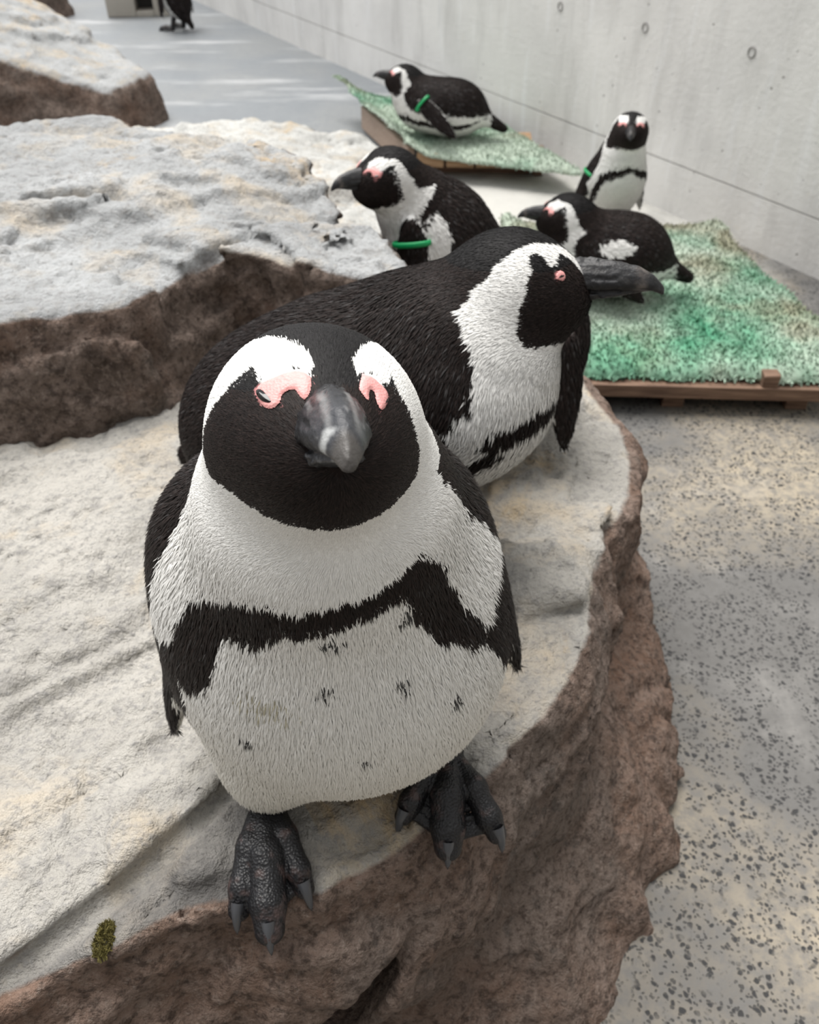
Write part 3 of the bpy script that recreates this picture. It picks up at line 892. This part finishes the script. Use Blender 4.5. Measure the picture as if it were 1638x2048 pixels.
R5_TOP = [(-2.9, 5.3), (-2.15, 5.2), (-2.02, 5.5), (-2.2, 5.9), (-3.0, 5.9)]
def r5(p):
    x, y, z = p[:, 0], p[:, 1], p[:, 2]
    return smax((sd_poly(x, y, R5_TOP) - np.clip(0.4 - z, 0, 1) * 0.12) * 0.95, (z - 0.42) * 0.95, 0.06)
rock('rock', r5, (-3.1, 5.0, -0.05), (-1.9, 6.1, 0.5), 0.03, M['rock2'], 'small dim rock at the top left edge beyond the distant boulder', lambda p: strata(p * 0.35, 1.6, 0.2, 71))
# ---------------------------------------------------------------- pallets and mats
def plank(name, parent, mat, c, size, rz=0.0, bevel=0.0025):
    o = bm_obj(name, box_bm(size, bevel, 2, 0.0012), mat, parent)
    o.location = c; o.rotation_euler = (0, 0, rz)
    return o

def pallet_near():
    e = empty('pallet', (0.25, 1.335, 0), D2R(-2.5), 'weathered brown wooden pallet under the near green mat', 'pallet')
    W, D = 0.50, 0.64
    for x in (0.02, W / 2, W - 0.02):
        plank('runner', e, M['wood'], (x, D / 2, 0.0175), (0.04, D, 0.035))
    plank('frame_rail', e, M['wood'], (W / 2, -0.012, 0.048), (W + 0.02, 0.03, 0.026))
    plank('frame_rail', e, M['wood'], (W / 2, D + 0.005, 0.048), (W, 0.03, 0.026))
    plank('side_rail', e, M['wood'], (W + 0.005, D / 2, 0.048), (0.03, D - 0.05, 0.026))
    plank('side_rail', e, M['wood'], (-0.005, D / 2, 0.048), (0.03, D - 0.05, 0.026))
    for k in range(5):
        plank('deck_board', e, M['wood'], (W / 2, 0.055 + k * 0.13, 0.0685), (W, 0.11, 0.015))
    plank('corner_post', e, M['wood'], (W - 0.09, -0.012, 0.073), (0.03, 0.026, 0.024))
    return e
pallet_near()

def pallet_far():
    e = empty('pallet', (0.02, 2.665, 0), D2R(-3), 'pale pine pallet with orange board ends under the far green mat', 'pallet')
    W, D = 0.37, 0.20
    for y in (0.06, D / 2, D - 0.06):
        plank('runner', e, M['wood'], (W / 2, y, 0.018), (W - 0.02, 0.05, 0.036))
    for k in range(4):
        plank('deck_board', e, M['wood_orange'], (0.045 + k * 0.093, (0.44 - 0.065 * k) / 2 - 0.03, 0.056), (0.084, 0.44 - 0.065 * k, 0.040))
    plank('side_board', e, M['wood_pale'], (-0.112, 0.245, 0.046), (0.022, 0.52, 0.075), D2R(22))
    plank('end_post', e, M['wood'], (W + 0.012, 0.04, 0.04), (0.03, 0.06, 0.075))
    return e
pallet_far()

def mat_obj(label, quad, zfun, seed, n=90, tuft=9000, green=0.0):
    q = [V(*p) for p in quad]          # FL FR BR BL (x, y)
    u, v = np.meshgrid(np.linspace(0, 1, n), np.linspace(0, 1, n), indexing='ij')
    u, v = u.ravel(), v.ravel()
    rg = np.random.default_rng(seed)
    xy = ((1 - u) * (1 - v))[:, None] * q[0] + (u * (1 - v))[:, None] * q[1] + (u * v)[:, None] * q[2] + ((1 - u) * v)[:, None] * q[3]
    def wob(uu, vv):
        p3 = np.stack([uu * 3, vv * 3, np.full_like(uu, seed)], 1)
        return fbm(p3, 3, seed) * 0.006
    ed = 0.012 * np.stack([fbm(np.stack([u * 14, v * 14, u * 0 + 3], 1), 2, seed + 1), fbm(np.stack([u * 14, v * 14, u * 0 + 9], 1), 2, seed + 2)], 1)
    xy = xy + ed * np.maximum(np.abs(2 * u - 1), np.abs(2 * v - 1))[:, None] ** 6
    z = zfun(u, v) + wob(u, v)
    def colour(x, y, uu, vv, r):
        p3 = np.stack([x, y, x * 0], 1)
        worn = np.clip(0.95 + 1.3 * fbm(p3 * 5 + seed, 4, seed + 3) + 0.35 * (vv - 0.35) - green, 0, 1)
        brn = np.clip(1.8 * fbm(p3 * 9 + seed, 3, seed + 7) + 0.8 * (uu - 0.5) + 1.0 * (vv - 0.55) - 0.10, 0, 1)
        g = np.array([0.055, 0.235, 0.135]) * (0.7 + 0.6 * r)[:, None]
        w = np.array([0.40, 0.47, 0.39]) * (0.8 + 0.4 * r)[:, None]
        b = np.array([0.25, 0.22, 0.15]) * (0.7 + 0.6 * r)[:, None]
        c = g * (1 - worn)[:, None] + w * worn[:, None]
        return c * (1 - 0.75 * brn)[:, None] + b * (0.75 * brn)[:, None]
    col = colour(xy[:, 0], xy[:, 1], u, v, rg.random(len(u)))
    top = np.column_stack([xy, z]); bot = top - V(0, 0, 0.007)
    idx = np.arange(n * n).reshape(n, n)
    f = np.stack([idx[:-1, :-1], idx[1:, :-1], idx[1:, 1:], idx[:-1, 1:]], -1).reshape(-1, 4)
    N = n * n
    fb = f[:, ::-1] + N
    rim = []
    loop = list(idx[:, 0]) + list(idx[-1, 1:]) + list(idx[-2::-1, -1]) + list(idx[0, -2:0:-1])
    for a, b in zip(loop, loop[1:] + loop[:1]):
        rim.append((b, a, a + N, b + N))
    o = mesh_np('floor_mat', np.concatenate([top, bot]), np.concatenate([f, fb, np.array(rim)]), M['mat'], None, True, np.concatenate([col, col]))
    tag(o, label, 'mat')
    # short pile: small upright blades all over, longer loops along the hem
    uu, vv = rg.random(tuft), rg.random(tuft)
    k = tuft // 6
    side = rg.integers(0, 4, k); tt = rg.random(k)
    uu[:k] = np.where(side == 0, tt, np.where(side == 1, 1, np.where(side == 2, tt, 0)))
    vv[:k] = np.where(side == 0, 0, np.where(side == 1, tt, np.where(side == 2, 1, tt)))
    ii = np.clip((uu * (n - 1)).round().astype(int), 0, n - 1) * n + np.clip((vv * (n - 1)).round().astype(int), 0, n - 1)
    base = top[ii] + np.column_stack([rg.normal(0, 0.003, tuft), rg.normal(0, 0.003, tuft), np.full(tuft, -0.001)])
    ang = rg.random(tuft) * 2 * np.pi
    dirs = np.column_stack([np.cos(ang) * 0.6, np.sin(ang) * 0.6, np.ones(tuft)])
    L = rg.uniform(0.004, 0.008, tuft); L[:k] *= 1.5
    dirs[:k, 2] *= rg.uniform(-0.9, 0.6, k)
    w = np.column_stack([-np.sin(ang), np.cos(ang), np.zeros(tuft)]) * 0.0018
    tip = base + dirs * L[:, None]
    vs = np.stack([base - w, base + w, tip + w * 0.7, tip - w * 0.7], 1).reshape(-1, 3)
    fs = np.arange(tuft * 4).reshape(-1, 4)
    cl = np.repeat(colour(base[:, 0], base[:, 1], uu, vv, rg.random(tuft)), 4, axis=0)
    t = mesh_np('pile', vs, fs, M['mat'], o, False, cl)
    tag(t, kind='stuff')
    return o

def _z_near(u, v):
    e = np.minimum(v, np.minimum(u, 1 - u))
    return 0.089 - 0.020 * np.exp(-e / 0.022) + 0.03 * np.exp(-((u / 0.07) ** 2 + ((1 - v) / 0.1) ** 2)) + 0.02 * np.exp(-(((u - 1) / 0.1) ** 2 + ((1 - v) / 0.1) ** 2))
mat_obj('large worn green mat on the near pallet beside the wall', [(0.235, 1.325), (0.86, 1.30), (0.775, 2.0), (0.225, 2.03)], _z_near, 4, 110, 16000, 0.05)
def _z_far(u, v):
    e = np.minimum(v, 1 - u)
    return 0.090 - 0.022 * np.exp(-e / 0.04) + 0.035 * np.exp(-(u / 0.10) ** 2) + 0.02 * np.exp(-((u / 0.2) ** 2 + ((1 - v) / 0.3) ** 2)) + 0.03 * np.exp(-(((u - 0.22) / 0.05) ** 2)) * np.clip(1 - v * 1.6, 0, 1) * 0
mat_obj('green mat with curled corner on the far pallet', [(-0.02, 2.655), (0.51, 2.47), (0.25, 3.13), (-0.27, 3.34)], _z_far, 9, 90, 9000, 0.25)

# ---------------------------------------------------------------- far concrete block with a dark opening
def far_block():
    e = empty('concrete_block', (-1.60, 5.50, 0), D2R(8), 'small beige concrete block with a dark square opening, top edge', 'block')
    t = NT('beige_concrete'); t.base(t.mix(t.noise(t.obj(), 14, 5), (0.36, 0.33, 0.28), (0.47, 0.44, 0.39))); t.rough(0.85)
    for nm, c, s in (('side_wall', (-0.055, 0, 0.09), (0.16, 0.14, 0.18)), ('side_wall', (0.165, 0, 0.09), (0.08, 0.14, 0.18)), ('lintel', (0.075, 0, 0.155), (0.10, 0.14, 0.05)),
                     ('sill', (0.075, 0, 0.015), (0.10, 0.14, 0.03))):
        plank(nm, e, t.m, c, s, 0, 0.006)
    plank('back_panel', e, M['hole'], (0.075, 0.05, 0.08), (0.10, 0.03, 0.10), 0, 0.002)
far_block()

# ---------------------------------------------------------------- penguins
WHITE = np.array([0.87, 0.865, 0.84]); BLACK = np.array([0.0075, 0.0068, 0.0072]); BROWN = np.array([0.0135, 0.0085, 0.0073])

def class_colour(c, P, rg, nm, b):
    n = len(c)
    r = rg.random(n)
    out = np.empty((n, 3))
    out[:] = WHITE * (0.90 + 0.14 * r)[:, None]
    if nm == 'p1':   # the white turns creamier towards the bottom of the belly
        lo = np.clip((0.17 - P[:, 2]) / 0.14, 0, 1)
        out *= 1 - lo[:, None] * np.array([0.06, 0.085, 0.15])
    k = c == 1
    az, el, rr = b.head_coords(P)
    crown = (rr < 0.085 * b.hs) & (el > 25)
    dk = np.where(crown[:, None], BLACK, BROWN)
    out[k] = dk[k] * (0.55 + 1.1 * r[k] ** 2)[:, None]
    tip = k & (r > 0.93) & ~(rr < 0.085 * b.hs)
    out[tip] = np.array([0.045, 0.042, 0.042])
    k = c == 2
    out[k] = np.array([0.7, 0.3, 0.3])
    k = c == 4
    out[k] = np.where((r[k] < 0.55)[:, None], np.array([0.05, 0.05, 0.05]), WHITE * 0.8)
    k = c == 5
    out[k] = np.where((r[k] < 0.30)[:, None], np.array([0.50, 0.47, 0.36]), WHITE * 0.93)
    return out

def plumage(b, nm, verts, faces, parent, seed, count, L_body, w_body, L_head, w_head, head_share):
    rg = np.random.default_rng(seed)
    tri = np.concatenate([faces[:, [0, 1, 2]], faces[:, [0, 2, 3]]])
    A, B, C = verts[tri[:, 0]], verts[tri[:, 1]], verts[tri[:, 2]]
    area = np.linalg.norm(np.cross(B - A, C - A), axis=1)
    cen = (A + B + C) / 3
    rh = np.linalg.norm(cen - b.Hc, axis=1)
    hd = rh < 0.075 * b.hs
    w = area.copy()
    w[hd] *= head_share
    w[cen[:, 2] < 0.004] = 0
    pick = rg.choice(len(tri), count, p=w / w.sum())
    r1_, r2_ = rg.random(count), rg.random(count)
    s = np.sqrt(r1_)
    P = A[pick] * (1 - s)[:, None] + B[pick] * (s * (1 - r2_))[:, None] + C[pick] * (s * r2_)[:, None]
    n = sdf_grad(b.sdf, P, 0.0008)
    c = classify(b, nm, P)
    az, el, rr = b.head_coords(P)
    qb = (P - b.Hc) @ b.HR
    beakz = (qb[:, 0] > 0.030 * b.hs) & (np.hypot(qb[:, 1], qb[:, 2] - 0.004) < 0.0120 * b.hs)
    keep = (c != 2) & ~beakz
    P, n, c, rr = P[keep], n[keep], c[keep], rr[keep]
    m = len(P)
    d = b.flow(P, n)
    side = np.cross(n, d)
    d = d + side * rg.normal(0, 0.13, m)[:, None]
    d /= np.linalg.norm(d, axis=1)[:, None]
    side = np.cross(n, d)
    t = np.clip((rr / b.hs - 0.055) / 0.05, 0, 1)
    L = (L_head * (1 - t) + L_body * t) * rg.uniform(0.7, 1.25, m)
    wd = (w_head * (1 - t) + w_body * t) * rg.uniform(0.8, 1.2, m)
    lift = rg.uniform(0.05, 0.24, m)
    root = P - n * 0.0006
    mid = root + d * (L * 0.5)[:, None] + n * (L * 0.5 * lift + 0.0004)[:, None]
    tip = root + d * L[:, None] + n * (L * lift * 0.85)[:, None]
    ml, mr = mid - side * wd[:, None], mid + side * wd[:, None]
    V4 = np.stack([root, ml, tip, mr], 1).reshape(-1, 3)
    jit = rg.normal(0, 0.06, (m, 3))
    nn = n + jit * np.where(c == 1, 1.3, 0.9)[:, None] + d * 0.05
    N4 = np.stack([nn, nn - side * 0.16, nn + d * 0.08, nn + side * 0.16], 1).reshape(-1, 3)
    N4 /= np.linalg.norm(N4, axis=1)[:, None]
    col = np.repeat(class_colour(c, P, rg, nm, b), 4, axis=0)
    F4 = np.arange(m * 4).reshape(-1, 4)
    o = mesh_np('plumage', V4, F4, M['feather'], parent, True, col, N4)
    return tag(o, kind='stuff')

def head_surface(b, fx, fy, off):
    al = np.radians(np.hypot(fx, fy)); ps = np.arctan2(fy, fx)
    d = np.cos(al)[:, None] * b.f + (np.sin(al) * np.cos(ps))[:, None] * b.l + (np.sin(al) * np.sin(ps))[:, None] * b.u
    lo, hi = np.full(len(d), 0.015), np.full(len(d), 0.095)
    for _ in range(26):
        md = (lo + hi) / 2
        ins = b.sdf_body(b.Hc + d * md[:, None]) < 0
        lo = np.where(ins, md, lo); hi = np.where(ins, hi, md)
    return b.Hc + d * (lo + off)[:, None]

def chaikin(poly, n=2):
    p = np.array(poly, float)
    for _ in range(n):
        q = np.roll(p, -1, axis=0)
        p = np.stack([p * 0.75 + q * 0.25, p * 0.25 + q * 0.75], 1).reshape(-1, 2)
    return p

def face_patch(b, poly, name, mat, parent, off, rim, step=0.8, dome=0.0):
    poly = chaikin(poly)
    x0, y0 = poly.min(0) - step; x1, y1 = poly.max(0) + step
    gx = np.arange(x0, x1 + step, step); gy = np.arange(y0, y1 + step, step)
    X, Y = np.meshgrid(gx, gy, indexing='ij')
    sd = sd_poly(X.ravel(), Y.ravel(), poly).reshape(X.shape)
    keep = sd < step * 0.5
    h = off + np.clip(-sd / 1.6, -0.6, 1) * rim + dome * np.clip(-sd / 3.0, 0, 1)
    pts = head_surface(b, X.ravel(), Y.ravel(), h.ravel())
    idx = np.arange(X.size).reshape(X.shape)
    kc = keep[:-1, :-1] & keep[1:, :-1] & keep[1:, 1:] & keep[:-1, 1:]
    f = np.stack([idx[:-1, :-1], idx[1:, :-1], idx[1:, 1:], idx[:-1, 1:]], -1)[kc]
    if not len(f): return None
    used, inv = np.unique(f.ravel(), return_inverse=True)
    return mesh_np(name, pts[used], inv.reshape(-1, 4), mat, parent)

def beak(b, nm, parent, h, az=-2.0, el=0.0, reach=0.092):
    hs = b.hs
    T = b.Hc + b.head_dir(np.array([az]), np.array([el]))[0] * reach * hs
    B0 = b.Hc + b.f * 0.034 * hs + b.u * 0.0055
    bf = unit(T - B0); L = np.linalg.norm(T - B0)
    bl = unit(b.l - bf * (b.l @ bf)); bu = np.cross(bf, bl)
    R = np.stack([bf, bl, bu], 1)
    k = hs * 1.0
    xs = [-0.3, 0.0, 0.25, 0.5, 0.75, 0.9, 1.0, 1.03]
    zt = np.array([0.0165, 0.0165, 0.0160, 0.0142, 0.0100, 0.0040, -0.0035, -0.007]) * k
    zb = np.array([-0.0085, -0.0085, -0.0082, -0.0078, -0.0072, -0.0078, -0.0105, -0.010]) * k
    hw = np.array([0.0165, 0.0162, 0.0142, 0.0118, 0.0085, 0.0058, 0.0026, 0.0006]) * k
    lt = np.array([-0.0050, -0.0050, -0.0050, -0.0050, -0.0055, -0.0065, -0.0070, -0.007]) * k
    lb = np.array([-0.0150, -0.0150, -0.0142, -0.0125, -0.0100, -0.0086, -0.0078, -0.0075]) * k
    lw = np.array([0.0150, 0.0148, 0.0125, 0.0098, 0.0062, 0.0030, 0.0010, 0.0005]) * k
    def section(q, top, bot, w, ridge):
        x = q[:, 0] / L
        a, b_, ww = np.interp(x, xs, top), np.interp(x, xs, bot), np.interp(x, xs, w)
        zc = b_ + (a - b_) * 0.30
        hz = np.where(q[:, 2] > zc, a - zc, zc - b_) + 1e-5
        dz = (q[:, 2] - zc) / hz
        ww = ww * (1 - ridge * np.clip(dz, 0, 1) ** 1.5)
        r = (np.abs(q[:, 1] / ww) ** 2.3 + np.abs(dz) ** 2.3) ** (1 / 2.3)
        d = (r - 1) * np.minimum(ww, hz)
        return np.maximum(d, q[:, 0] - L * 1.02)
    def fn(p):
        q = (p - B0) @ R
        up = section(q, zt, zb, hw, 0.38)
        for s in (-1, 1):
            up = smax(up, -cone(q, (L * 0.20, s * 0.0150 * k, 0.0035 * k), (L * 0.52, s * 0.0110 * k, 0.0030 * k), 0.0015 * k, 0.0011 * k), 0.002)
        q2 = q.copy(); q2[:, 0] *= 1.15
        d = np.minimum(up, section(q2, lt, lb, lw, 0.0)) * 0.7
        if nm in ('p1', 'p2'):
            m = np.abs(d) < 0.004
            d[m] += 0.0007 * fbm(q[m] * np.array([260, 420, 420]), 2, 12) * np.clip(1.15 - q[m, 0] / L * 1.3, 0.1, 1)
        return d
    lo = np.minimum(B0, T) - 0.022; hi = np.maximum(B0, T) + 0.022
    v, f = surface_nets(fn, lo, hi, h)
    q = (v - B0) @ R
    t = q[:, 0] / L
    nz = fbm(v * 300, 3, 4); nz2 = fbm(((v - B0) @ R) * np.array([80, 500, 300]), 3, 8)
    c = np.array([0.013, 0.013, 0.0145]) * (1 + 0.6 * nz)[:, None]
    if nm == 'p1':
        pale = np.clip(1.4 - np.abs(t - 0.83 - 0.02 * nz2 - q[:, 2] * 4) / 0.045, 0, 1) * np.clip((-q[:, 1] - 0.0005) / 0.0015, 0.12, 1) * np.clip((0.0045 - q[:, 2]) / 0.002, 0, 1)
        ridge = np.clip(1.3 - np.abs(np.abs(q[:, 1]) - 0.0055 - 0.001 * nz2) / 0.0014, 0, 1) * np.clip((q[:, 2] - 0.001) / 0.004, 0, 1) * np.clip((t - 0.2) / 0.2, 0, 1)
        streak = np.maximum(ridge, np.clip(nz2 * 2.2 - 0.35, 0, 1) * np.clip((t - 0.0) / 0.3, 0, 1))
        grey = np.clip((t - 0.25) / 0.5, 0, 1)
        c = c + grey[:, None] * np.array([0.022, 0.024, 0.028])
        c = c * (1 - 0.55 * streak)[:, None] + np.array([0.25, 0.25, 0.25]) * (0.55 * streak)[:, None]
        c = c * (1 - pale)[:, None] + np.array([0.38, 0.39, 0.39]) * pale[:, None]
        tipm = np.clip((t - 0.90) / 0.04, 0, 1)
        c = c * (1 - tipm)[:, None] + np.array([0.065, 0.060, 0.056]) * tipm[:, None]
    else:
        pale = np.clip(1.2 - np.abs(t - 0.78) / 0.07, 0, 1) * np.clip(0.5 + nz2, 0, 1) * 0.6
        st = np.clip(nz2 * 1.6, 0, 1) * 0.35
        c = c * (1 - st)[:, None] + np.array([0.09, 0.085, 0.08]) * st[:, None]
        c = c * (1 - pale)[:, None] + np.array([0.20, 0.17, 0.15]) * pale[:, None]
    return mesh_np('beak', v, f, M['beak'], parent, True, np.clip(c, 0.004, 1))

def foot(parent, heel, tips, h, radii=(0.008, 0.011, 0.008), seed=0, leg=None, claw_len=0.022):
    heel = V(*heel)
    chains = []
    for t, r in zip(tips, radii):
        t = V(*t)
        a = heel + (t - heel) * 0.10
        k1 = heel + (t - heel) * 0.55 + V(0, 0, 0.010)
        k2 = heel + (t - heel) * 0.85 + V(0, 0, 0.005)
        chains.append([(a, r * 0.92), (k1, r * 1.02), (k2, r * 1.0), (t, r * 0.84)])
    legp = V(*leg) if leg is not None else heel + V(-0.01, 0, 0.035)
    def fn(p):
        d = cone(p, legp, heel + V(0, 0, 0.004), 0.013, 0.013)
        for ch in chains:
            dd = None
            for (a, ra), (b_, rb) in zip(ch[:-1], ch[1:]):
                q = cone(p, a, b_, ra, rb)
                dd = q if dd is None else smin(dd, q, 0.004)
            d = smin(d, dd, 0.0018)
        for c1, c2 in zip(chains[:-1], chains[1:]):
            for s in np.linspace(0.15, 0.80, 7):
                def pt(ch):
                    x = s * 3; i = min(int(x), 2); f = x - i
                    return ch[i][0] * (1 - f) + ch[i + 1][0] * f
                d = smin(d, cone(p, pt(c1) - V(0, 0, 0.006), pt(c2) - V(0, 0, 0.006), 0.0028, 0.0028), 0.002)
        return d
    pts = np.array([heel, legp] + [c[0] for ch in chains for c in ch])
    v, f = surface_nets(fn, pts.min(0) - 0.022, pts.max(0) + 0.022, h)
    n1 = fbm(v * 130, 3, seed + 2); n2 = fbm(v * 420, 2, seed + 6)
    pk = np.clip(n1 * 2.4 - 0.35 + n2 * 0.5, 0, 1) * 0.7
    c = np.array([0.0075, 0.0075, 0.009]) * (1 + 0.5 * n2)[:, None]
    c = c * (1 - pk)[:, None] + np.array([0.085, 0.055, 0.050]) * pk[:, None]
    o = mesh_np('foot', v, f, M['foot'], parent, True, np.clip(c, 0.004, 1))
    for ch in chains:
        (k2, _), (t, r) = ch[2], ch[3]
        d = unit(unit(t - k2) + V(0, 0, -0.12))
        up_ = unit(V(0, 0, 1) - d * d[2])
        s = np.cross(d, up_)
        base = t - d * 0.006 + up_ * r * 0.72
        bm = bmesh.new()
        rings = []
        nseg, ns = 7, 10
        for i in range(nseg):
            f_ = i / (nseg - 1)
            cpt = base + d * (claw_len * f_) - up_ * (0.009 * f_ * f_)
            rr = 0.0052 * (1 - f_) ** 0.6 + 0.0004
            rings.append([bm.verts.new(Vector(cpt + s * rr * 0.85 * math.cos(2 * math.pi * j / ns) + up_ * rr * math.sin(2 * math.pi * j / ns))) for j in range(ns)])
        for a, b_ in zip(rings[:-1], rings[1:]):
            for j in range(ns):
                bm.faces.new((a[j], a[(j + 1) % ns], b_[(j + 1) % ns], b_[j]))
        bm.faces.new(rings[-1])
        bmesh.ops.recalc_face_normals(bm, faces=bm.faces)
        bm_obj('claw', bm, M['claw'], o, True)
    return o

def wing_band(b, k, t, parent, sc=1.0):
    A, B, R, L = b.fl[k]
    c = A + (B - A) * t
    n, m_ = 24, 8
    vs = []
    for i in range(n):
        a = 2 * math.pi * i / n
        ctr = c + R[:, 1] * 0.027 * math.cos(a) + R[:, 2] * 0.0115 * math.sin(a)
        out = unit(R[:, 1] * math.cos(a) + R[:, 2] * math.sin(a) * 2)
        for j in range(m_):
            w = 2 * math.pi * j / m_
            vs.append(ctr + out * 0.0022 * math.cos(w) + R[:, 0] * 0.0042 * math.sin(w))
    fs = [(i * m_ + j, ((i + 1) % n) * m_ + j, ((i + 1) % n) * m_ + (j + 1) % m_, i * m_ + (j + 1) % m_) for i in range(n) for j in range(m_)]
    o = mesh_np('flipper_band', np.array(vs), np.array(fs), M['band'], parent)
    o['label'] = 'green plastic band round the flipper'

LABELS = {
    'p1': 'penguin nearest the camera, standing with its beak pointed at the viewer',
    'p2': 'crouching penguin right behind the front one, head turned right in profile',
    'p3': 'penguin almost hidden behind the neck and beak of the crouching penguin',
    'p4': 'penguin facing left behind the grey boulder with a green flipper band',
    'p5': 'penguin lying on the far green mat with its head to the left',
    'p6': 'upright penguin by the concrete wall with a thin black breast band',
    'p7': 'penguin lying on the near green mat, its back to the wall',
    'p8': 'distant penguin at the top edge, only its lower body in view',
}
LOD = {  # grid step, feathers, body length/half width, head length/half width, head share, beak step
    'p1': (0.0028, 330000, 0.0110, 0.00042, 0.0042, 0.00027, 5.5, 0.0009),
    'p2': (0.0036, 210000, 0.0110, 0.00062, 0.0055, 0.00042, 4.0, 0.0012),
    'p3': (0.0060, 30000, 0.011, 0.0015, 0.006, 0.0009, 2.5, 0.002),
    'p4': (0.0055, 45000, 0.011, 0.0014, 0.006, 0.0008, 3.0, 0.0018),
    'p5': (0.0060, 26000, 0.012, 0.0018, 0.007, 0.0011, 2.5, 0.002),
    'p6': (0.0055, 30000, 0.010, 0.0015, 0.006, 0.0009, 3.0, 0.002),
    'p7': (0.0060, 34000, 0.011, 0.0016, 0.006, 0.0009, 3.0, 0.002),
    'p8': (0.0075, 14000, 0.013, 0.0024, 0.008, 0.0016, 2.0, 0.003),
}
BEAK = {'p1': (-2, 5, 0.094), 'p2': (-8, 3, 0.106), 'p3': (0, 0), 'p4': (4, 4), 'p5': (0, 2), 'p6': (0, 0), 'p7': (4, 4), 'p8': (0, 0)}
BANDS = {'p4': (0, 0.17), 'p5': (0, 0.06), 'p6': (1, 0.15)}

def world_to_local(p, loc, rz):
    q = V(*p) - V(*loc); c, s = math.cos(rz), math.sin(rz)
    return V(c * q[0] + s * q[1], -s * q[0] + c * q[1], q[2])

for _i, (nm, (b, loc, rz)) in enumerate(BIRDS.items()):
    h, cnt, Lb, wb, Lh, wh, hsr, bh = LOD[nm]
    e = empty('penguin', loc, rz, LABELS[nm], 'penguin', 'penguins in the enclosure')
    lo, hi = b.bounds()
    v, f = surface_nets(b.sdf, lo, hi, h)
    v[:, 2] = np.maximum(v[:, 2], 0.001)
    cc = classify(b, nm, v)
    body = mesh_np('body', v, f, M['skin_under'], e, True, class_colour(cc, v, np.random.default_rng(3), nm, b))
    plumage(b, nm, v, f, e, 100 + _i, cnt, Lb, wb, Lh, wh, hsr)
    beak(b, nm, e, bh, *BEAK[nm])
    F = FACE[nm if nm in FACE else 'gen']
    for k in (0, 1):
        step = 0.45 if nm == 'p1' else 1.2
        pk = face_patch(b, F['pink'][k], 'eye_skin', M['pink'], e, 0.0006, 0.0006, step, 0.0003)
        face_patch(b, F['slit'][k], 'eye', M['eye'], e, 0.0016, 0.0003, step * 0.5, 0.0010)
    if nm == 'p1':
        foot(e, world_to_local((-0.103, 0.322, 0.318), loc, rz), [world_to_local(p, loc, rz) for p in ((-0.112, 0.245, 0.303), (-0.0905, 0.233, 0.302), (-0.070, 0.258, 0.305))], 0.0014, (0.0088, 0.0118, 0.0080), 1)
        foot(e, world_to_local((0.028, 0.356, 0.318), loc, rz), [world_to_local(p, loc, rz) for p in ((-0.004, 0.310, 0.306), (0.027, 0.291, 0.298), (0.062, 0.301, 0.298))], 0.0014, (0.0080, 0.0118, 0.0088), 5)
    elif nm in ('p2', 'p4', 'p6', 'p8'):
        cx = b.R[0] * 0.4 + b.C[0] * 0.6
        for s in (-1, 1):
            y = s * 0.042
            zt = 0.11 if nm == 'p4' else 0.06
            foot(e, (cx, y, 0.012), [(cx + 0.07, y - 0.022, 0.007), (cx + 0.085, y, 0.008), (cx + 0.07, y + 0.022, 0.007)], 0.004, (0.007, 0.009, 0.007), 3, (cx - 0.012, y * 0.9, zt))
    if nm in BANDS:
        wing_band(b, *BANDS[nm], e)

# ---------------------------------------------------------------- moss tuft on the rock edge
def moss():
    rg = np.random.default_rng(77)
    n = 700
    a = rg.random(n) * 2 * np.pi; r = np.sqrt(rg.random(n))
    base = np.column_stack([np.cos(a) * r * 0.007, np.sin(a) * r * 0.011, 0.004 * (1 - r ** 2) + fbm(np.column_stack([np.cos(a) * r, np.sin(a) * r, r * 0]) * 4, 2, 3) * 0.002])
    d = np.column_stack([rg.normal(0, 0.5, n), rg.normal(0, 0.5, n), np.ones(n)])
    d /= np.linalg.norm(d, axis=1)[:, None]
    w = np.cross(d, rg.normal(0, 1, (n, 3))); w /= np.linalg.norm(w, axis=1)[:, None]
    L = rg.uniform(0.0015, 0.004, n)[:, None]
    base = base - d * 0.003
    vs = np.stack([base - w * 0.0006, base + w * 0.0006, base + d * (L + 0.003)], 1).reshape(-1, 3)
    cl = np.repeat(np.array([0.15, 0.13, 0.045]) * rg.uniform(0.5, 1.6, n)[:, None], 3, axis=0)
    o = mesh_np('moss', vs, np.arange(n * 3).reshape(-1, 3), M['mat'], None, False, cl)
    o.location = (-0.1975, 0.2285, 0.298)
    o.scale = (0.95, 1.1, 1.0)
    tag(o, 'small olive tuft of moss on the grey lip of the front rock', 'moss')
moss()
